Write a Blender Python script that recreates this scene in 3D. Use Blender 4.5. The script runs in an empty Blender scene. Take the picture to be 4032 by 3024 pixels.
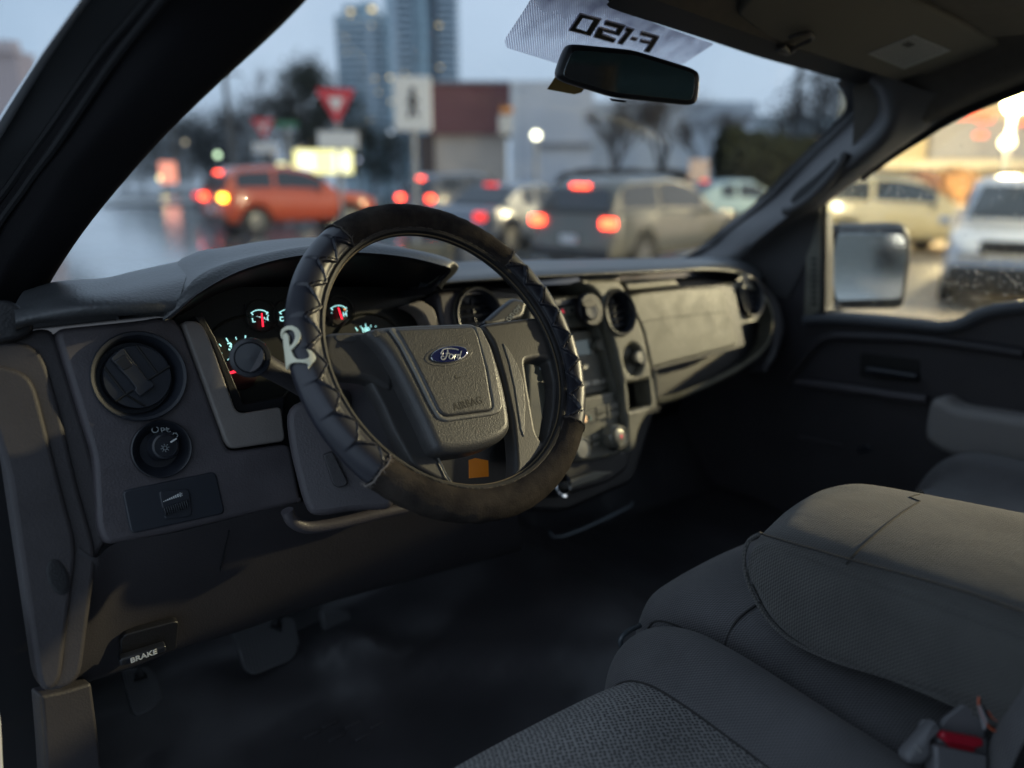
import bpy, bmesh, math, random
from mathutils import Vector, Matrix, noise
from math import sin, cos, pi, radians, atan, atan2, hypot, exp, sqrt
random.seed(7)
SC = bpy.context.scene
COL = SC.collection
# ------------------------------------------------------------------ camera maths
F0 = 3024.0
CAM = Vector((-.84, -.737, 1.70))
HD = radians(37); PT = atan(847/3024)
Hh = Vector((sin(HD), cos(HD), 0)); Rr = Vector((cos(HD), -sin(HD), 0)); Zz = Vector((0, 0, 1))
Ff = Hh*cos(PT) - Zz*sin(PT); Uu = Hh*sin(PT) + Zz*cos(PT)
def ray(px, py): return Rr*((px-2016)/F0) + Uu*((1512-py)/F0) + Ff
def atx(p, x): r = ray(*p); return CAM + r*((x-CAM.x)/r.x)
def aty(p, y): r = ray(*p); return CAM + r*((y-CAM.y)/r.y)
def atz(p, z): r = ray(*p); return CAM + r*((z-CAM.z)/r.z)
def atd(px, py, d): return CAM + ray(px, py)*d

def proj(p):
    q = Vector(p)-CAM; d = q.dot(Ff); return (2016+F0*q.dot(Rr)/d, 1512-F0*q.dot(Uu)/d)
class Plane:
    def __init__(s, O, n, sx):
        s.O = Vector(O); s.n = Vector(n).normalized(); s.s = Vector(sx).normalized(); s.t = s.n.cross(s.s)
    def hit(s, p, w=0.0):
        r = ray(*p); O = s.O + s.n*w
        return CAM + r*((O-CAM).dot(s.n)/r.dot(s.n))
    def loc(s, p, w=0.0):
        d = s.hit(p, w) - s.O
        return (d.dot(s.s), d.dot(s.t))
    def at(s, u, v, w=0.0): return s.O + s.s*u + s.t*v + s.n*w
    def mat(s, w=0.0):
        m = Matrix((s.s, s.t, s.n)).transposed().to_4x4(); m.translation = s.O + s.n*w; return m
def mkplane(O, n, sx=None):
    n = Vector(n).normalized()
    if sx is None: sx = Vector((0, 0, 1)).cross(n)
    sx = Vector(sx); sx = (sx - n*sx.dot(n)).normalized()
    return Plane(O, n, sx)
nD = Vector((.08, -1, .3)); DASH = mkplane((0, -.195, 0), nD)
WC = Vector((-.3646, .014, 1.4877)); _a, _y = .5913, .1277
WHEEL = mkplane(WC, (sin(_y)*cos(_a), -cos(_a)*cos(_y), sin(_a)))
WSH = mkplane((0, .1, 1.905), (0, -.83, -1), (1, 0, 0))      # windscreen, facing into the cab
DOOR = mkplane((.80, 0, 0), (-1, 0, 0), (0, -1, 0))
def pxcirc(pl, c, w, rx, ry=None, wl=None, n=40):
    u, v = pl.loc(c, w); ry = ry or rx
    return [proj(pl.at(u+rx*cos(2*pi*i/n), v+ry*sin(2*pi*i/n), w if wl is None else wl)) for i in range(n)]
# ------------------------------------------------------------------ materials
MATS = {}
def nodes(m): return m.node_tree.nodes, m.node_tree.links
def mat(name, color, rough=.5, metal=0, spec=.5, grain=0, bump=.0, var=0, vscale=8, emit=None, es=1.0, voro=False, coat=0, sheen=0, stretch=None, bdist=.001, vcol=None, trans=0, rvar=0):
    if name in MATS: return MATS[name]
    m = bpy.data.materials.new(name); m.use_nodes = True; N, L = nodes(m)
    b = N['Principled BSDF']
    b.inputs['Base Color'].default_value = (*color, 1); b.inputs['Roughness'].default_value = rough
    b.inputs['Metallic'].default_value = metal; b.inputs['Specular IOR Level'].default_value = spec
    b.inputs['Coat Weight'].default_value = coat; b.inputs['Sheen Weight'].default_value = sheen
    b.inputs['Transmission Weight'].default_value = trans
    tc = N.new('ShaderNodeTexCoord'); mp = N.new('ShaderNodeMapping'); L.new(tc.outputs['Object'], mp.inputs['Vector'])
    if stretch: mp.inputs['Scale'].default_value = stretch
    if var or vcol or rvar:
        n = N.new('ShaderNodeTexNoise'); n.inputs['Scale'].default_value = vscale; n.inputs['Detail'].default_value = 5
        n.inputs['Roughness'].default_value = .6
        L.new(mp.outputs[0], n.inputs['Vector'])
        r = N.new('ShaderNodeValToRGB'); r.color_ramp.elements[0].position = .35; r.color_ramp.elements[1].position = .65
        c0 = [max(0, c*(1-var)) for c in color]; c1 = [min(1, c*(1+var)) for c in color] if not vcol else vcol
        r.color_ramp.elements[0].color = (*c0, 1); r.color_ramp.elements[1].color = (*c1, 1)
        L.new(n.outputs['Fac'], r.inputs[0]); L.new(r.outputs[0], b.inputs['Base Color'])
        if rvar:
            mr = N.new('ShaderNodeMapRange'); mr.inputs['To Min'].default_value = max(.02, rough-rvar); mr.inputs['To Max'].default_value = rough+rvar
            mr.inputs['From Min'].default_value = .35; mr.inputs['From Max'].default_value = .65
            L.new(n.outputs['Fac'], mr.inputs['Value']); L.new(mr.outputs[0], b.inputs['Roughness'])
    if grain:
        if voro:
            g = N.new('ShaderNodeTexVoronoi'); g.inputs['Scale'].default_value = grain; o = g.outputs['Distance']
        else:
            g = N.new('ShaderNodeTexNoise'); g.inputs['Scale'].default_value = grain; g.inputs['Detail'].default_value = 2; o = g.outputs['Fac']
        L.new(mp.outputs[0], g.inputs['Vector'])
        bp = N.new('ShaderNodeBump'); bp.inputs['Strength'].default_value = bump; bp.inputs['Distance'].default_value = bdist
        L.new(o, bp.inputs['Height']); L.new(bp.outputs[0], b.inputs['Normal'])
    if emit:
        b.inputs['Emission Color'].default_value = (*emit, 1); b.inputs['Emission Strength'].default_value = es
    MATS[name] = m; return m
def knit(name, color, dark, scale, kind):
    """woven seat cloth: thread grid (twill) or open knit with holes"""
    m = bpy.data.materials.new(name); m.use_nodes = True; N, L = nodes(m); b = N['Principled BSDF']
    b.inputs['Roughness'].default_value = .9; b.inputs['Specular IOR Level'].default_value = .25; b.inputs['Sheen Weight'].default_value = .15
    tc = N.new('ShaderNodeTexCoord'); mp = N.new('ShaderNodeMapping'); L.new(tc.outputs['Object'], mp.inputs['Vector'])
    big = N.new('ShaderNodeTexNoise'); big.inputs['Scale'].default_value = 9; big.inputs['Detail'].default_value = 4; L.new(tc.outputs['Object'], big.inputs['Vector'])
    if kind == 'hole':
        v = N.new('ShaderNodeTexVoronoi'); v.voronoi_dimensions = '2D'; v.inputs['Scale'].default_value = scale; v.inputs['Randomness'].default_value = .35
        mp.inputs['Rotation'].default_value = (0, 0, .5)
        L.new(mp.outputs[0], v.inputs['Vector']); src = v.outputs['Distance']; lo, hi = .22, .45
    else:
        w1 = N.new('ShaderNodeTexWave'); w1.inputs['Scale'].default_value = scale; w1.bands_direction = 'DIAGONAL'; w1.inputs['Distortion'].default_value = .6
        w1.inputs['Detail'].default_value = 1
        L.new(mp.outputs[0], w1.inputs['Vector'])
        w2 = N.new('ShaderNodeTexWave'); w2.inputs['Scale'].default_value = scale*.8; w2.bands_direction = 'Y'; L.new(mp.outputs[0], w2.inputs['Vector'])
        mx = N.new('ShaderNodeMath'); mx.operation = 'MULTIPLY_ADD'; mx.inputs[1].default_value = .5; L.new(w1.outputs['Fac'], mx.inputs[0])
        m2 = N.new('ShaderNodeMath'); m2.operation = 'MULTIPLY'; m2.inputs[1].default_value = .5; L.new(w2.outputs['Fac'], m2.inputs[0]); L.new(m2.outputs[0], mx.inputs[2])
        src = mx.outputs[0]; lo, hi = .25, .75
    r = N.new('ShaderNodeMapRange'); r.inputs['From Min'].default_value = lo; r.inputs['From Max'].default_value = hi; L.new(src, r.inputs['Value'])
    mix = N.new('ShaderNodeMix'); mix.data_type = 'RGBA'; mix.inputs['A'].default_value = (*dark, 1); mix.inputs['B'].default_value = (*color, 1); L.new(r.outputs[0], mix.inputs['Factor'])
    hs = N.new('ShaderNodeHueSaturation'); L.new(mix.outputs['Result'], hs.inputs['Color'])
    mr = N.new('ShaderNodeMapRange'); mr.inputs['From Min'].default_value = .3; mr.inputs['From Max'].default_value = .7; mr.inputs['To Min'].default_value = .78; mr.inputs['To Max'].default_value = 1.2
    L.new(big.outputs['Fac'], mr.inputs['Value']); L.new(mr.outputs[0], hs.inputs['Value']); L.new(hs.outputs[0], b.inputs['Base Color'])
    wr = N.new('ShaderNodeTexNoise'); wr.inputs['Scale'].default_value = 16; wr.inputs['Detail'].default_value = 3; wr.inputs['Distortion'].default_value = .8; L.new(tc.outputs['Object'], wr.inputs['Vector'])
    b2 = N.new('ShaderNodeBump'); b2.inputs['Strength'].default_value = .3; b2.inputs['Distance'].default_value = .006; L.new(wr.outputs['Fac'], b2.inputs['Height'])
    bp = N.new('ShaderNodeBump'); bp.inputs['Strength'].default_value = .6; bp.inputs['Distance'].default_value = .0012; L.new(r.outputs[0], bp.inputs['Height']); L.new(b2.outputs[0], bp.inputs['Normal']); L.new(bp.outputs[0], b.inputs['Normal'])
    return m
def glassmat(name, tint=(.9, .93, .95), gloss=.05):
    m = bpy.data.materials.new(name); m.use_nodes = True; N, L = nodes(m); N.remove(N['Principled BSDF'])
    t = N.new('ShaderNodeBsdfTransparent'); t.inputs[0].default_value = (*tint, 1)
    g = N.new('ShaderNodeBsdfGlossy'); g.inputs['Roughness'].default_value = .02
    x = N.new('ShaderNodeMixShader'); x.inputs[0].default_value = gloss
    L.new(t.outputs[0], x.inputs[1]); L.new(g.outputs[0], x.inputs[2]); L.new(x.outputs[0], N['Material Output'].inputs[0]); return m
def emis(name, c, s): return mat(name, c, .4, emit=c, es=s)

G_ = dict(grain=420, bump=.35, voro=True, bdist=.0006)
M = {}
M['pad'] = mat('soft dash vinyl', (.048, .051, .055), .38, grain=300, bump=.5, voro=True, bdist=.0008, spec=.7, var=.12, vscale=30)
M['face'] = mat('dark charcoal plastic', (.068, .061, .068), .50, var=.12, vscale=18, rvar=.09, **G_)
M['side'] = mat('side plastic with painted shade', (.044, .040, .043), .58, var=.12, vscale=16, spec=.35, **G_)  # dash charcoal made darker: the side's shade is put into the colour
M['face2'] = mat('black matt plastic', (.036, .033, .037), .55, var=.1, **G_)
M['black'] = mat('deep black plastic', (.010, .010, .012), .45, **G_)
M['gloss'] = mat('black satin plastic', (.016, .018, .024), .3, var=.2, vscale=20)
M['vent'] = mat('blue black vent plastic', (.020, .023, .031), .42)
M['warm'] = mat('warm grey trim plastic', (.19, .17, .158), .5, var=.07, vscale=25, **G_)
M['stone'] = mat('sage grey dash plastic', (.165, .158, .125), .48, var=.20, vscale=16, rvar=.10, **G_)
M['stack'] = mat('grey green stack plastic', (.150, .146, .118), .42, var=.14, vscale=22, rvar=.10, **G_)
M['hub'] = mat('pebbled airbag vinyl', (.062, .061, .062), .42, grain=560, bump=.35, voro=True, bdist=.0006, var=.1, vscale=30)
M['hubline'] = mat('vinyl with painted edge light', (.20, .19, .17), .36, grain=420, bump=.4, voro=True, bdist=.0006)  # same dark vinyl painted lighter to stand for lit band edges
M['spoke'] = mat('smooth spoke plastic', (.050, .048, .048), .45, var=.12, vscale=12, grain=500, bump=.2, voro=True, bdist=.0005)
M['leather'] = mat('black moulded rubber', (.022, .023, .033), .40, var=.15, vscale=30, spec=.6)
M['inner'] = mat('matt black ring', (.011, .010, .011), .6, var=.2, vscale=40)
M['fabric'] = mat('worn camouflage cloth', (.095, .078, .066), .85, vscale=26, vcol=(.034, .028, .028), grain=500, bump=.5, spec=.2, bdist=.0015)
M['piping'] = mat('tan piping', (.16, .12, .07), .6)
M['thread'] = mat('frayed pale thread', (.22, .19, .17), .9)
M['logo'] = mat('cream moulded emblem', (.80, .77, .58), .5)
M['chrome'] = mat('chrome', (.55, .56, .58), .15, metal=1)
M['knobm'] = mat('silver knob paint', (.30, .29, .25), .33, metal=.4)
M['blue'] = mat('dark blue enamel', (.010, .016, .085), .22, coat=.5)
M['white'] = mat('white print', (.60, .62, .62), .5)
M['greyprint'] = mat('grey print', (.28, .31, .32), .5)
M['printb'] = mat('black print', (.006, .006, .006), .6)
M['amber'] = mat('amber tag', (.62, .22, .02), .35, emit=(.75, .22, .01), es=.05)
M['floor'] = mat('black vinyl floor', (.040, .039, .044), .38, var=.15, vscale=6, grain=5, bump=.35, bdist=.03, rvar=.08, spec=.7)
M['head'] = mat('brown grey headliner cloth', (.085, .075, .062), .95, var=.06, vscale=60, grain=700, bump=.3, bdist=.0006)
M['visor'] = mat('visor vinyl', (.105, .095, .075), .8, grain=600, bump=.2, bdist=.0005)
M['ptrim'] = mat('pillar trim plastic', (.070, .068, .070), .5, var=.06, vscale=15, **G_)
M['seal'] = mat('black rubber seal', (.009, .009, .011), .55, spec=.3)
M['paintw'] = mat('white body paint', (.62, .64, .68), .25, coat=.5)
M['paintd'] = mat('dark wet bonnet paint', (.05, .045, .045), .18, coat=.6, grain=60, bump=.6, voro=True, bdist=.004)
M['grey'] = mat('grey buckle plastic', (.15, .15, .16), .5, grain=300, bump=.2, bdist=.0004)
M['red'] = mat('red plastic', (.42, .012, .03), .3)
M['cloth'] = knit('twill seat cloth', (.135, .131, .136), (.062, .062, .067), 130, 'twill')
M['arm'] = knit('charcoal twill armrest cloth', (.128, .124, .118), (.062, .062, .061), 130, 'twill')
M['mesh'] = knit('open knit seat cloth', (.25, .246, .244), (.022, .022, .026), 215, 'hole')
M['seam'] = mat('dark stitched seam', (.030, .029, .029), .9)
M['mirror'] = mat('mirror glass', (.30, .33, .34), .04, metal=1)
M['smirror'] = mat('outside mirror glass', (.75, .78, .80), .06, metal=1)
M['wglass'] = glassmat('windscreen glass', (.93, .95, .97), .06)
M['sglass'] = glassmat('side window glass', (.93, .94, .93), .04)
M['cyan'] = emis('cyan gauge print', (.45, .95, .95), .85)
M['needle'] = emis('red lit needle', (1, .02, .05), 1.6)
M['lens'] = mat('dark gauge face', (.008, .008, .006), .45)
# ------------------------------------------------------------------ object helpers
def link(name, me, m, parent=None, mw=None):
    o = bpy.data.objects.new(name, me); COL.objects.link(o)
    if m is not None:
        ms = m if isinstance(m, (list, tuple)) else [m]
        me.materials.clear()
        for x in ms: me.materials.append(x)
    if mw is not None: o.matrix_world = mw
    if parent is not None:
        o.parent = parent
        o.matrix_parent_inverse = wm(parent).inverted()
    return o
def wm(o):
    """world matrix without a depsgraph update"""
    return (wm(o.parent) @ o.matrix_parent_inverse @ o.matrix_basis) if o.parent else o.matrix_basis
def tag(o, label=None, cat=None, group=None, kind=None):
    if label: o['label'] = label
    if cat: o['category'] = cat
    if group: o['group'] = group
    if kind: o['kind'] = kind
    return o
def thing(name, label, cat, loc=(0, 0, 0), group=None, rz=0):
    o = bpy.data.objects.new(name, None); COL.objects.link(o); o.empty_display_size = .1
    o.location = loc; o.rotation_euler = (0, 0, rz); return tag(o, label, cat, group)
def smooth(me, ang=38):
    me.polygons.foreach_set('use_smooth', [True]*len(me.polygons))
    try: me.set_sharp_from_angle(angle=radians(ang))
    except Exception: pass
    return me
def chaikin(pts, r, closed=True, n=4):
    """round the corners of a 2-D outline with radius-like cut r"""
    out = []; k = len(pts)
    for i in range(k):
        p = Vector(pts[i]); a = Vector(pts[i-1]) if (closed or i > 0) else p; b = Vector(pts[(i+1) % k]) if (closed or i < k-1) else p
        da, db = (a-p), (b-p); la, lb = da.length, db.length
        if la < 1e-9 or lb < 1e-9 or r <= 0: out.append(p); continue
        ca, cb = min(r, la*.48), min(r, lb*.48); A = p+da/la*ca; B = p+db/lb*cb
        for j in range(n+1):
            t = j/n; out.append(A*(1-t)**2 + p*2*t*(1-t) + B*t*t)
    return out
def curve_mesh(loops, th, bev=0, res=3):
    cu = bpy.data.curves.new('c', 'CURVE'); cu.dimensions = '2D'; cu.fill_mode = 'BOTH'
    bev = min(bev, th*.45)
    cu.extrude = max(th/2-bev, 1e-5); cu.bevel_depth = bev; cu.bevel_resolution = res; cu.offset = -bev
    for lp in loops:
        s = cu.splines.new('POLY'); s.points.add(len(lp)-1)
        for i, p in enumerate(lp): s.points[i].co = (p[0], p[1], 0, 1)
        s.use_cyclic_u = True
    o = bpy.data.objects.new('c', cu); me = bpy.data.meshes.new_from_object(o)
    bpy.data.objects.remove(o); bpy.data.curves.remove(cu)
    me.transform(Matrix.Translation((0, 0, -th/2)))      # front face at local z = 0
    return me
def plate(name, px, pl, w, th, m, parent=None, bev=.002, r=0, holes=(), loc=False, res=3, ang=38, rh=None):
    """px outline traced on plane pl at height w; th deep behind it"""
    f = (lambda p: p) if loc else (lambda p: pl.loc(p, w))
    L = [chaikin([f(p) for p in px], r)] + [chaikin([f(p) for p in h], r if rh is None else rh) for h in holes]
    me = smooth(curve_mesh(L, th, bev, res), ang)
    return link(name, me, m, parent, pl.mat(w))
def circ(n=48, rx=1, ry=None, c=(0, 0), a0=0, a1=2*pi, closed=True):
    ry = rx if ry is None else ry; k = n if closed else n+1
    return [(c[0]+rx*cos(a0+(a1-a0)*i/n), c[1]+ry*sin(a0+(a1-a0)*i/n)) for i in range(k)]
def bm_obj(name, bm, m, parent=None, mw=None, ang=38, sm=True):
    me = bpy.data.meshes.new(name); bmesh.ops.recalc_face_normals(bm, faces=bm.faces); bm.to_mesh(me); bm.free()
    if sm: smooth(me, ang)
    return link(name, me, m, parent, mw)
def lathe(prof, seg=48, bm=None, sy=1.0):
    """profile (r, z) round local z"""
    bm = bm or bmesh.new(); rings = []
    for r, z in prof:
        rings.append([bm.verts.new((r*cos(2*pi*i/seg), r*sy*sin(2*pi*i/seg), z)) for i in range(seg)])
    for a, b in zip(rings, rings[1:]):
        for i in range(seg): bm.faces.new((a[i], a[(i+1) % seg], b[(i+1) % seg], b[i]))
    return bm
def disc(name, pxc, pl, w, prof, m, parent=None, seg=48, sy=1.0):
    u, v = pl.loc(pxc, w); mw = pl.mat(w) @ Matrix.Translation((u, v, 0))
    return bm_obj(name, lathe(prof, seg, sy=sy), m, parent, mw)
def add_tube(bm, pts, rad, seg=10, closed=False, cap=True):
    pts = [Vector(p) for p in pts]; n = len(pts); rings = []; up = None
    for i, p in enumerate(pts):
        a = pts[i-1] if (closed or i > 0) else p; b = pts[(i+1) % n] if (closed or i < n-1) else p
        t = (b-a).normalized()
        if up is None: up = t.orthogonal().normalized()
        up = (up - t*up.dot(t)).normalized(); sd = t.cross(up)
        rr = rad[i] if isinstance(rad, (list, tuple)) else rad
        rings.append([bm.verts.new(p + (up*cos(2*pi*j/seg) + sd*sin(2*pi*j/seg))*rr) for j in range(seg)])
    for k in range(n if closed else n-1):
        a, b = rings[k], rings[(k+1) % n]
        for j in range(seg): bm.faces.new((a[j], a[(j+1) % seg], b[(j+1) % seg], b[j]))
    if cap and not closed: bm.faces.new(rings[0][::-1]); bm.faces.new(rings[-1])
    return bm
def tube(name, pts, rad, m, parent=None, seg=10, closed=False):
    return bm_obj(name, add_tube(bmesh.new(), pts, rad, seg, closed), m, parent)
def spl(pts, n=6, closed=False):
    """Catmull-Rom through points"""
    P = [Vector(p) for p in pts]; k = len(P); out = []
    for i in range(k if closed else k-1):
        g = (lambda j: P[j % k]) if closed else (lambda j: P[min(max(j, 0), k-1)])
        a, b, c, d = g(i-1), g(i), g(i+1), g(i+2)
        for j in range(n):
            t = j/n; out.append(.5*((2*b) + (c-a)*t + (2*a-5*b+4*c-d)*t*t + (3*b-a-3*c+d)*t**3))
    if not closed: out.append(P[-1])
    return out
def add_box(bm, c, s, mw=None, bev=0, seg=2):
    r = bmesh.ops.create_cube(bm, size=1); vs = r['verts']
    for v in vs: v.co = Vector((v.co.x*s[0]+c[0], v.co.y*s[1]+c[1], v.co.z*s[2]+c[2]))
    if bev:
        es = list({e for v in vs for e in v.link_edges})
        q = bmesh.ops.bevel(bm, geom=es, offset=bev, segments=seg, affect='EDGES', profile=.5); vs = list({v for f in q['faces'] for v in f.verts} | {v for v in vs if v.is_valid})
    if mw is not None:
        for v in vs: v.co = mw @ v.co
    return vs
def box(name, c, s, m, parent=None, bev=0, mw=None, seg=2):
    bm = bmesh.new(); add_box(bm, c, s, None, bev, seg); return bm_obj(name, bm, m, parent, mw)
def loft(rows, thick=0, closed_u=False):
    """rows of equal length -> sheet; thick gives a solid"""
    bm = bmesh.new(); V = [[bm.verts.new(p) for p in r] for r in rows]; n = len(rows[0])
    for a, b in zip(V, V[1:]):
        for i in range(n if closed_u else n-1):
            j = (i+1) % n; bm.faces.new((a[i], a[j], b[j], b[i]))
    if thick:
        bmesh.ops.recalc_face_normals(bm, faces=bm.faces)
        bmesh.ops.solidify(bm, geom=bm.faces[:], thickness=thick)
    return bm
def grid_loft(rows, nu=4, nv=4, thick=0):
    """smooth Catmull-Rom in both directions"""
    R1 = [spl(r, nu) for r in rows]; n = len(R1[0]); cols = [spl([r[i] for r in R1], nv) for i in range(n)]
    return loft([[cols[i][j] for i in range(n)] for j in range(len(cols[0]))], thick)
def text(name, s, size, pl, pxc, w, m, parent=None, rot=0, mirror=False, sx=1.0, ext=.0003, shear=0, bold=0, uv=None):
    cu = bpy.data.curves.new('t', 'FONT'); cu.body = s; cu.size = size; cu.extrude = ext; cu.shear = shear; cu.offset = bold
    cu.align_x = 'CENTER'; cu.align_y = 'CENTER'; cu.resolution_u = 3
    o = bpy.data.objects.new('t', cu); me = bpy.data.meshes.new_from_object(o); bpy.data.objects.remove(o); bpy.data.curves.remove(cu)
    u, v = uv if uv else pl.loc(pxc, w)
    return link(name, me, m, parent, pl.mat(w) @ Matrix.Translation((u, v, 0)) @ Matrix.Rotation(rot, 4, 'Z') @ Matrix.Diagonal((-sx if mirror else sx, 1, 1, 1)))
def copy_tree(o, parent=None):
    c = o.copy(); COL.objects.link(c)
    if parent is not None: c.parent = parent
    for ch in list(o.children): copy_tree(ch, c)
    return c
# ================================================================== THE PICKUP
TR = thing('pickup_truck', 'pickup truck with a dark cab interior, seen from its open driver door', 'pickup truck', (0, 0, 0))
# ---------------- windscreen and pillars
def WP(p, w=0): return WSH.hit(p, w)
ws_right = [(2685,1007),(2787,966),(2888,878),(3024,776),(3169,633),(3337,472),(3388,415),(3403,363),(3371,329),(3000,228),(2700,130),(2400,25)]
wr = [WSH.loc(p) for p in ws_right]                       # passenger half of the glass
top = [(0, wr[-1][1])]
ring = [(-.02, -.66)] + [(wr[0][0]-.02, -.66)] + wr + top
wg = [(x, y+(.035 if i > 7 else .015 if i == 7 else 0)) for i, (x, y) in enumerate(wr)]
left = [(-x, y) for x, y in reversed(wg[:-1])]
ring = [(wr[0][0]+.02, -.66)] + wg[:] + left + [(-wr[0][0]-.02, -.66)]
wsc = plate('windscreen', ring, WSH, 0, .004, M['wglass'], TR, bev=0, loc=True, ang=30)
# sun strip decal printed F-150, read in reverse from the cab
def stripmat():
    m = bpy.data.materials.new('perforated sun strip film'); m.use_nodes = True; N, L = nodes(m); b = N['Principled BSDF']
    tc = N.new('ShaderNodeTexCoord'); w = N.new('ShaderNodeTexWave'); w.inputs['Scale'].default_value = 96; w.bands_direction = 'X'
    mp = N.new('ShaderNodeMapping'); L.new(tc.outputs['Object'], mp.inputs[0]); L.new(mp.outputs[0], w.inputs['Vector'])
    q0 = Vector(WSH.loc((2300, 60))); q1 = Vector(WSH.loc((2300, 180))); mp.inputs['Rotation'].default_value = (0, 0, pi/2-atan2((q0-q1).y, (q0-q1).x))
    nz = N.new('ShaderNodeTexNoise'); nz.inputs['Scale'].default_value = 30; nz.inputs['Detail'].default_value = 6; L.new(tc.outputs['Object'], nz.inputs['Vector'])
    r = N.new('ShaderNodeValToRGB'); r.color_ramp.elements[0].position = .35; r.color_ramp.elements[1].position = .65
    r.color_ramp.elements[0].color = (0, 0, 0, 1); r.color_ramp.elements[1].color = (1, 1, 1, 1); L.new(w.outputs['Fac'], r.inputs[0])
    t = N.new('ShaderNodeBsdfTransparent'); x = N.new('ShaderNodeMixShader')
    mr = N.new('ShaderNodeMapRange'); mr.inputs['To Min'].default_value = .12; mr.inputs['To Max'].default_value = .72
    L.new(r.outputs[0], mr.inputs['Value'])
    b.inputs['Roughness'].default_value = .5
    sp = N.new('ShaderNodeSeparateXYZ'); L.new(tc.outputs['Object'], sp.inputs[0]); ad = N.new('ShaderNodeMath'); ad.operation = 'MULTIPLY_ADD'; ad.inputs[1].default_value = .12; L.new(nz.outputs['Fac'], ad.inputs[0]); L.new(sp.outputs['Y'], ad.inputs[2])
    y0_ = WSH.loc((2200, 200))[1]; y1_ = WSH.loc((2500, 30))[1]
    fm = N.new('ShaderNodeMapRange'); fm.inputs['From Min'].default_value = y0_+.06; fm.inputs['From Max'].default_value = y1_+.085; fm.inputs['To Min'].default_value = 0; fm.inputs['To Max'].default_value = 1; L.new(ad.outputs[0], fm.inputs['Value'])
    fc = N.new('ShaderNodeMix'); fc.data_type = 'RGBA'; fc.inputs['A'].default_value = (.72, .72, .86, 1); fc.inputs['B'].default_value = (.10, .085, .20, 1); L.new(fm.outputs[0], fc.inputs['Factor'])
    L.new(fc.outputs['Result'], b.inputs['Base Color'])
    tl = N.new('ShaderNodeBsdfTranslucent'); L.new(fc.outputs['Result'], tl.inputs[0]); y = N.new('ShaderNodeMixShader'); y.inputs[0].default_value = .6
    L.new(b.outputs[0], y.inputs[1]); L.new(tl.outputs[0], y.inputs[2])
    cv = N.new('ShaderNodeMath'); cv.operation = 'MULTIPLY'; cv.inputs[1].default_value = .8; L.new(fm.outputs[0], cv.inputs[0])
    mxx = N.new('ShaderNodeMath'); mxx.operation = 'MAXIMUM'; L.new(cv.outputs[0], mxx.inputs[0]); L.new(mr.outputs[0], mxx.inputs[1])
    L.new(mxx.outputs[0], x.inputs[0]); L.new(t.outputs[0], x.inputs[1]); L.new(y.outputs[0], x.inputs[2])
    L.new(x.outputs[0], N['Material Output'].inputs[0]); return m
def c19(u, v): return (1900+u*.9638, v*.9638)
dec = plate('sun_strip', [c19(420,-200), c19(220,-40), c19(180,28), c19(90,165), c19(97,195), c19(300,258), c19(560,290), c19(820,262), c19(945,180), c19(700,95), c19(560,30)], WSH, .004, .0008, stripmat(), wsc, bev=0, r=.004)
tag(dec, 'pale perforated sun strip film with F-150 in reverse')
def cl_(u, v): return (1950+u/2.458, v/2.458)
LET = [[(820,130),(1022,185),(920,345),(712,292)], [(1070,198),(1258,248),(1196,342),(1045,300),(1030,328),(1165,378),(1145,412),(953,355),(992,272),(1012,262),(1165,308),(1185,272),(1052,236)],
       [(1272,262),(1342,282),(1228,430),(1180,418),(1276,302),(1256,296)], [(1325,358),(1374,372),(1358,394),(1308,380)], [(1415,305),(1587,354),(1490,508),(1440,496),(1488,424),(1396,406),(1410,382),(1500,402),(1526,366),(1398,334)]]
HOL = [[[(850,175),(950,200),(885,306),(783,274)]], [], [], [], []]
lm = []
for lt, ho in zip(LET, HOL):
    lm.append(curve_mesh([[WSH.loc(cl_(*p), .006) for p in lt]] + [[WSH.loc(cl_(*p), .006) for p in h] for h in ho], .0006))
bm = bmesh.new()
for me in lm: bm.from_mesh(me)
bm_obj('strip_lettering', bm, M['printb'], wsc, WSH.mat(.006), sm=False)
# thin pale outline behind the letters
bm = bmesh.new()
for lt in LET:
    c = Vector((sum(p[0] for p in lt)/len(lt), sum(p[1] for p in lt)/len(lt)))
    L_ = [WSH.hit(cl_(*p), .0052) for p in lt]; add_tube(bm, L_, .0014, 4, True)
bm_obj('lettering_outline', bm, mat('pale violet print', (.55, .53, .68), .5), wsc, sm=False)
# rubber bead round the glass
hole = wg[:] + [(-x, y+(.05 if i < 5 else 0)) for i, (x, y) in enumerate(reversed(wg[:-1]))]
cxb = 0; outb = [(x*1.10+(.02 if x > 0 else -.02), y*1.0+(.06 if y > -.15 else -.02)) for x, y in hole]
plate('windscreen_border', outb, WSH, .007, .002, M['seal'], wsc, bev=0, loc=True, holes=[hole])
# driver side pillar
def outl(pp, xs): return [atx(p, x) for p, x in zip(pp, xs)]
YO = [-.12,.05,.14,.24,.34,.41,.46]
def outy(pp, ys): return [aty(p, y) for p, y in zip(pp, ys)]
O_ = outy([(700,-560),(311,0),(150,225),(0,455),(-160,720),(-280,1000),(-330,1420)], [y+(0) for y in YO])
O2 = outy([(735,-560),(336,0),(180,225),(28,470),(-130,735),(-250,1010),(-300,1420)], [y+(-0.004) for y in YO])
O3 = outy([(760,-560),(352,0),(196,230),(42,480),(-112,745),(-232,1020),(-280,1420)], [y+.015 for y in YO])
S1 = outy([(1000,-560),(570,0),(390,217),(200,492),(58,694),(-110,960),(-200,1400)], [y+(-0.03) for y in YO])
S1b = outy([(1030,-560),(592,0),(412,222),(222,497),(78,700),(-90,965),(-180,1400)], [y+(-0.04) for y in YO])
S2 = outy([(1070,-560),(628,0),(432,250),(222,560),(90,740),(-60,985),(-150,1400)], [y+(-0.045) for y in YO])
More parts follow.
